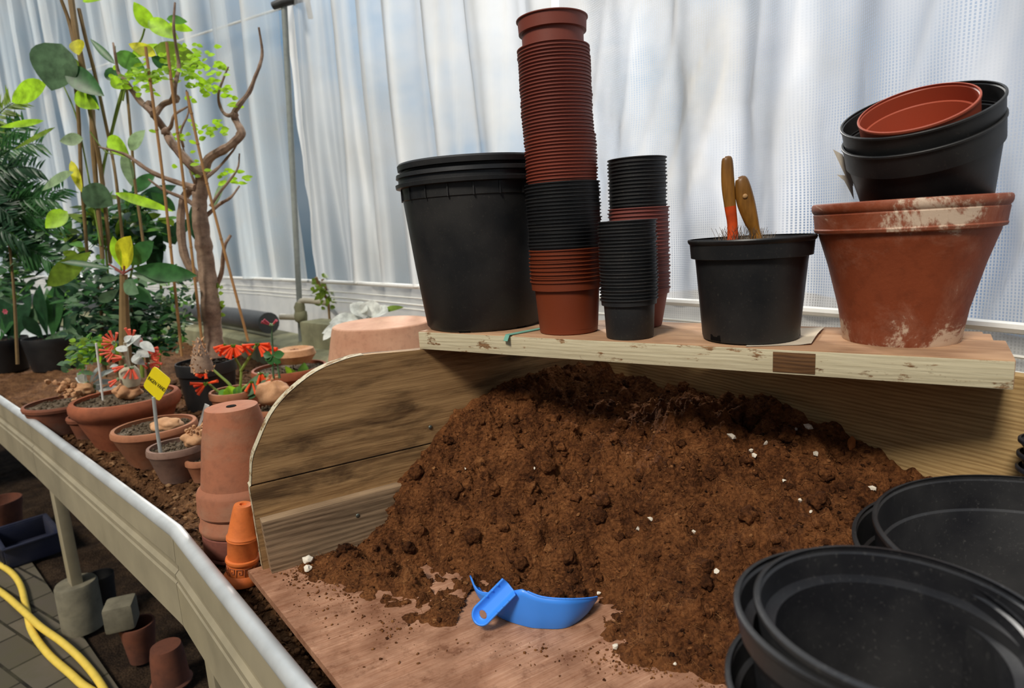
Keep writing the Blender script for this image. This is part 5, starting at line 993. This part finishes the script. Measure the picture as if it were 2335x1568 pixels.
Y3 = b3.y; g = G(); c = ony(300, 880, Y3); r_ = px(Y3, 21); g.lathe([(r_*.75, 0), (r_, px(Y3, 14)), (r_*.95, px(Y3, 36)), (r_*.6, px(Y3, 48))], T(ony(300, 880, Y3)), 20, .05); limb(g, [(292, 840), (288, 810), (286, 780)], 12, 9, Y3, 0); part(g, 'stem', simple('pale_stem', (196, 190, 164), .7, .2, nz=60), p3, 'pale grooved stem')
for b, t_, w in (((288, 790), (318, 762), 26), ((300, 770), (330, 790), 24), ((290, 800), (262, 790), 20), ((312, 800), (340, 812), 24), ((300, 815), (330, 830), 22), ((285, 780), (300, 764), 22), ((320, 806), (300, 824), 18), ((320, 780), (352, 800), 22), ((270, 832), (250, 836), 12)): lf(p3, b, t_, w, 'L_s', Y3-.05, .15, 'silver_leaf', dy=random.uniform(-.03, .03), up=(0, -.7, 1), label='white felted leaf')
g, gc = G(), G()
for p_, ds, in (((262, 782), (150, 165, 180, 200, 220, 240, 120, 100, 60)), ((262, 800), (170, 190, 210, 235)), ((285, 815), (165, 180, 195)), ((328, 800), (10, 25, 60, 80, 100, 340, 355)), ((340, 815), (0, 15, 345, 330, 30)), ((335, 830), (340, 0, 320)), ((300, 835), (260, 275, 290, 240)), ((290, 832), (190, 205)), ((318, 826), (330, 345)), ((272, 862), (200, 220)), ((300, 775), (80, 100, 60))): umbel(p3, ('petal2', 'L_p'), p_, Y3-.03, ds, 25, 5.2)
# orange-red tubular flowers
Y9 = b9.y-.02; gst, g, gc = G(), G(), G()
for pts in ([(545, 900), (549, 870), (549, 840), (536, 815), (533, 790)], [(549, 845), (565, 820), (582, 790), (585, 783)], [(540, 905), (525, 878), (500, 855), (475, 832)], [(535, 912), (510, 900), (488, 885), (474, 872)], [(548, 895), (560, 880), (585, 868), (590, 850)], [(552, 890), (575, 880), (600, 850)]): limb(gst, pts, 7, 5, Y9, .004, 4, 8)
part(gst, 'stem', M['stemg'], p9)
for p_, ds in (((533, 786), (200, 220, 240, 255, 270, 285, 300, 330, 345, 190)), ((516, 784), (195, 215, 235)), ((550, 784), (325, 340, 300)), ((588, 784), (0, 345, 330, 310, 290, 180)), ((604, 790), (350, 335, 315)), ((460, 828), (235, 260, 280, 250)), ((466, 832), (275, 245)), ((470, 874), (170, 190, 215, 235, 10)), ((594, 848), (300, 285, 270, 255)), ((602, 856), (285, 310)), ((574, 868), (240, 265, 290)), ((584, 868), (300, 320, 335))): umbel(p9, ('petal', 'L_o'), p_, Y9-.015, ds, 27, 6.6)
for b, t_, w, m_ in (((525, 912), (500, 890), 30, 'L_m'), ((532, 908), (520, 880), 32, 'L_b'), ((540, 910), (545, 880), 24, 'L_m'), ((552, 908), (610, 850), 34, 'L_g'), ((556, 910), (590, 885), 24, 'L_d'), ((520, 915), (502, 912), 18, 'L_g')): lf(p9, b, t_, w, m_, Y9-.02, .1, shape=.55)
# pink-tipped stem on the large tuber, leaves on the hollow tuber
Y10 = b10.y; g = G(); limb(g, [(624, 864), (622, 830), (622, 800), (620, 760), (620, 742)], 5, 4, Y10, 0); limb(g, [(638, 862), (634, 840), (630, 820)], 6, 4, Y10, 0); part(g, 'stem', M['L_g'], p10)
for b, t_, w in (((620, 812), (600, 806), 18), ((622, 810), (648, 806), 20), ((622, 815), (612, 830), 18), ((622, 815), (640, 828), 16), ((622, 808), (604, 822), 14)): lf(p10, b, t_, w, 'L_d', Y10-.01, .1, shape=.55)
umbel(p10, ('pinkp', 'L_p'), (620, 742), Y10-.01, (40, 130, 150), 18, 6)
for b, t_, w, m_ in (((678, 868), (650, 834), 18, 'L_b'), ((690, 862), (694, 826), 26, 'L_m'), ((686, 866), (664, 840), 12, 'L_o')): lf(p11, b, t_, w, m_, b11.y-.08, .0)
# big silver plant behind the pale pot, creeper at the pole foot
Y6 = 2.42; sv = thing('silver_leaved_plant', 'large white felted leaves of a plant drooping behind the pale upturned pot', 'plant', ony(830, 790, Y6)); g = G(); limb(g, [(835, 800), (840, 760), (848, 722)], 14, 10, Y6, 0); part(g, 'stem', M['L_p'], sv)
for b, t_, w, m_ in (((832, 728), (752, 728), 34, 'L_s'), ((838, 722), (800, 690), 34, 'L_s'), ((846, 722), (848, 684), 44, 'L_s'), ((850, 722), (880, 706), 38, 'L_s'), ((800, 736), (728, 752), 26, 'L_s'), ((770, 748), (734, 772), 20, 'L_s'), ((850, 725), (824, 744), 38, 'L_s'), ((842, 735), (880, 742), 16, 'L_p'), ((858, 716), (918, 694), 16, 'L_o'), ((840, 735), (790, 748), 30, 'L_s'), ((820, 715), (832, 690), 30, 'L_s')): lf(sv, b, t_, w*1.25, m_, Y6-.02, .2, 'felted_leaf', dy=random.uniform(-.06, .04), up=(0, -.7, 1), shape=.55)
Y7 = 2.98; cr_ = thing('creeper', 'small green creeper trailing down at the foot of the curtain pole', 'creeper', ony(750, 735, Y7)); g = G(); limb(g, [(720, 632), (728, 650), (740, 672), (748, 690), (752, 730)], 8, 6, Y7, .01); limb(g, [(735, 636), (745, 660), (752, 672)], 8, 5, Y7, .01); part(g, 'stem', M['canedark'], cr_)
g = G()
for _ in range(46):
    u = random.random(); q = ony(722+32*u+random.gauss(0, 7), 640+62*u+random.gauss(0, 8), Y7-.02+random.uniform(-.05, .05)); g.leaf(q, q+Vector((random.uniform(-1, 1), -.4, random.uniform(-.9, .3)))*px(Y7, random.uniform(9, 20)), px(Y7, random.uniform(6, 12)), None, .1, .2, 4)
part(g, 'foliage', M['L_o'], cr_, sharp=0)
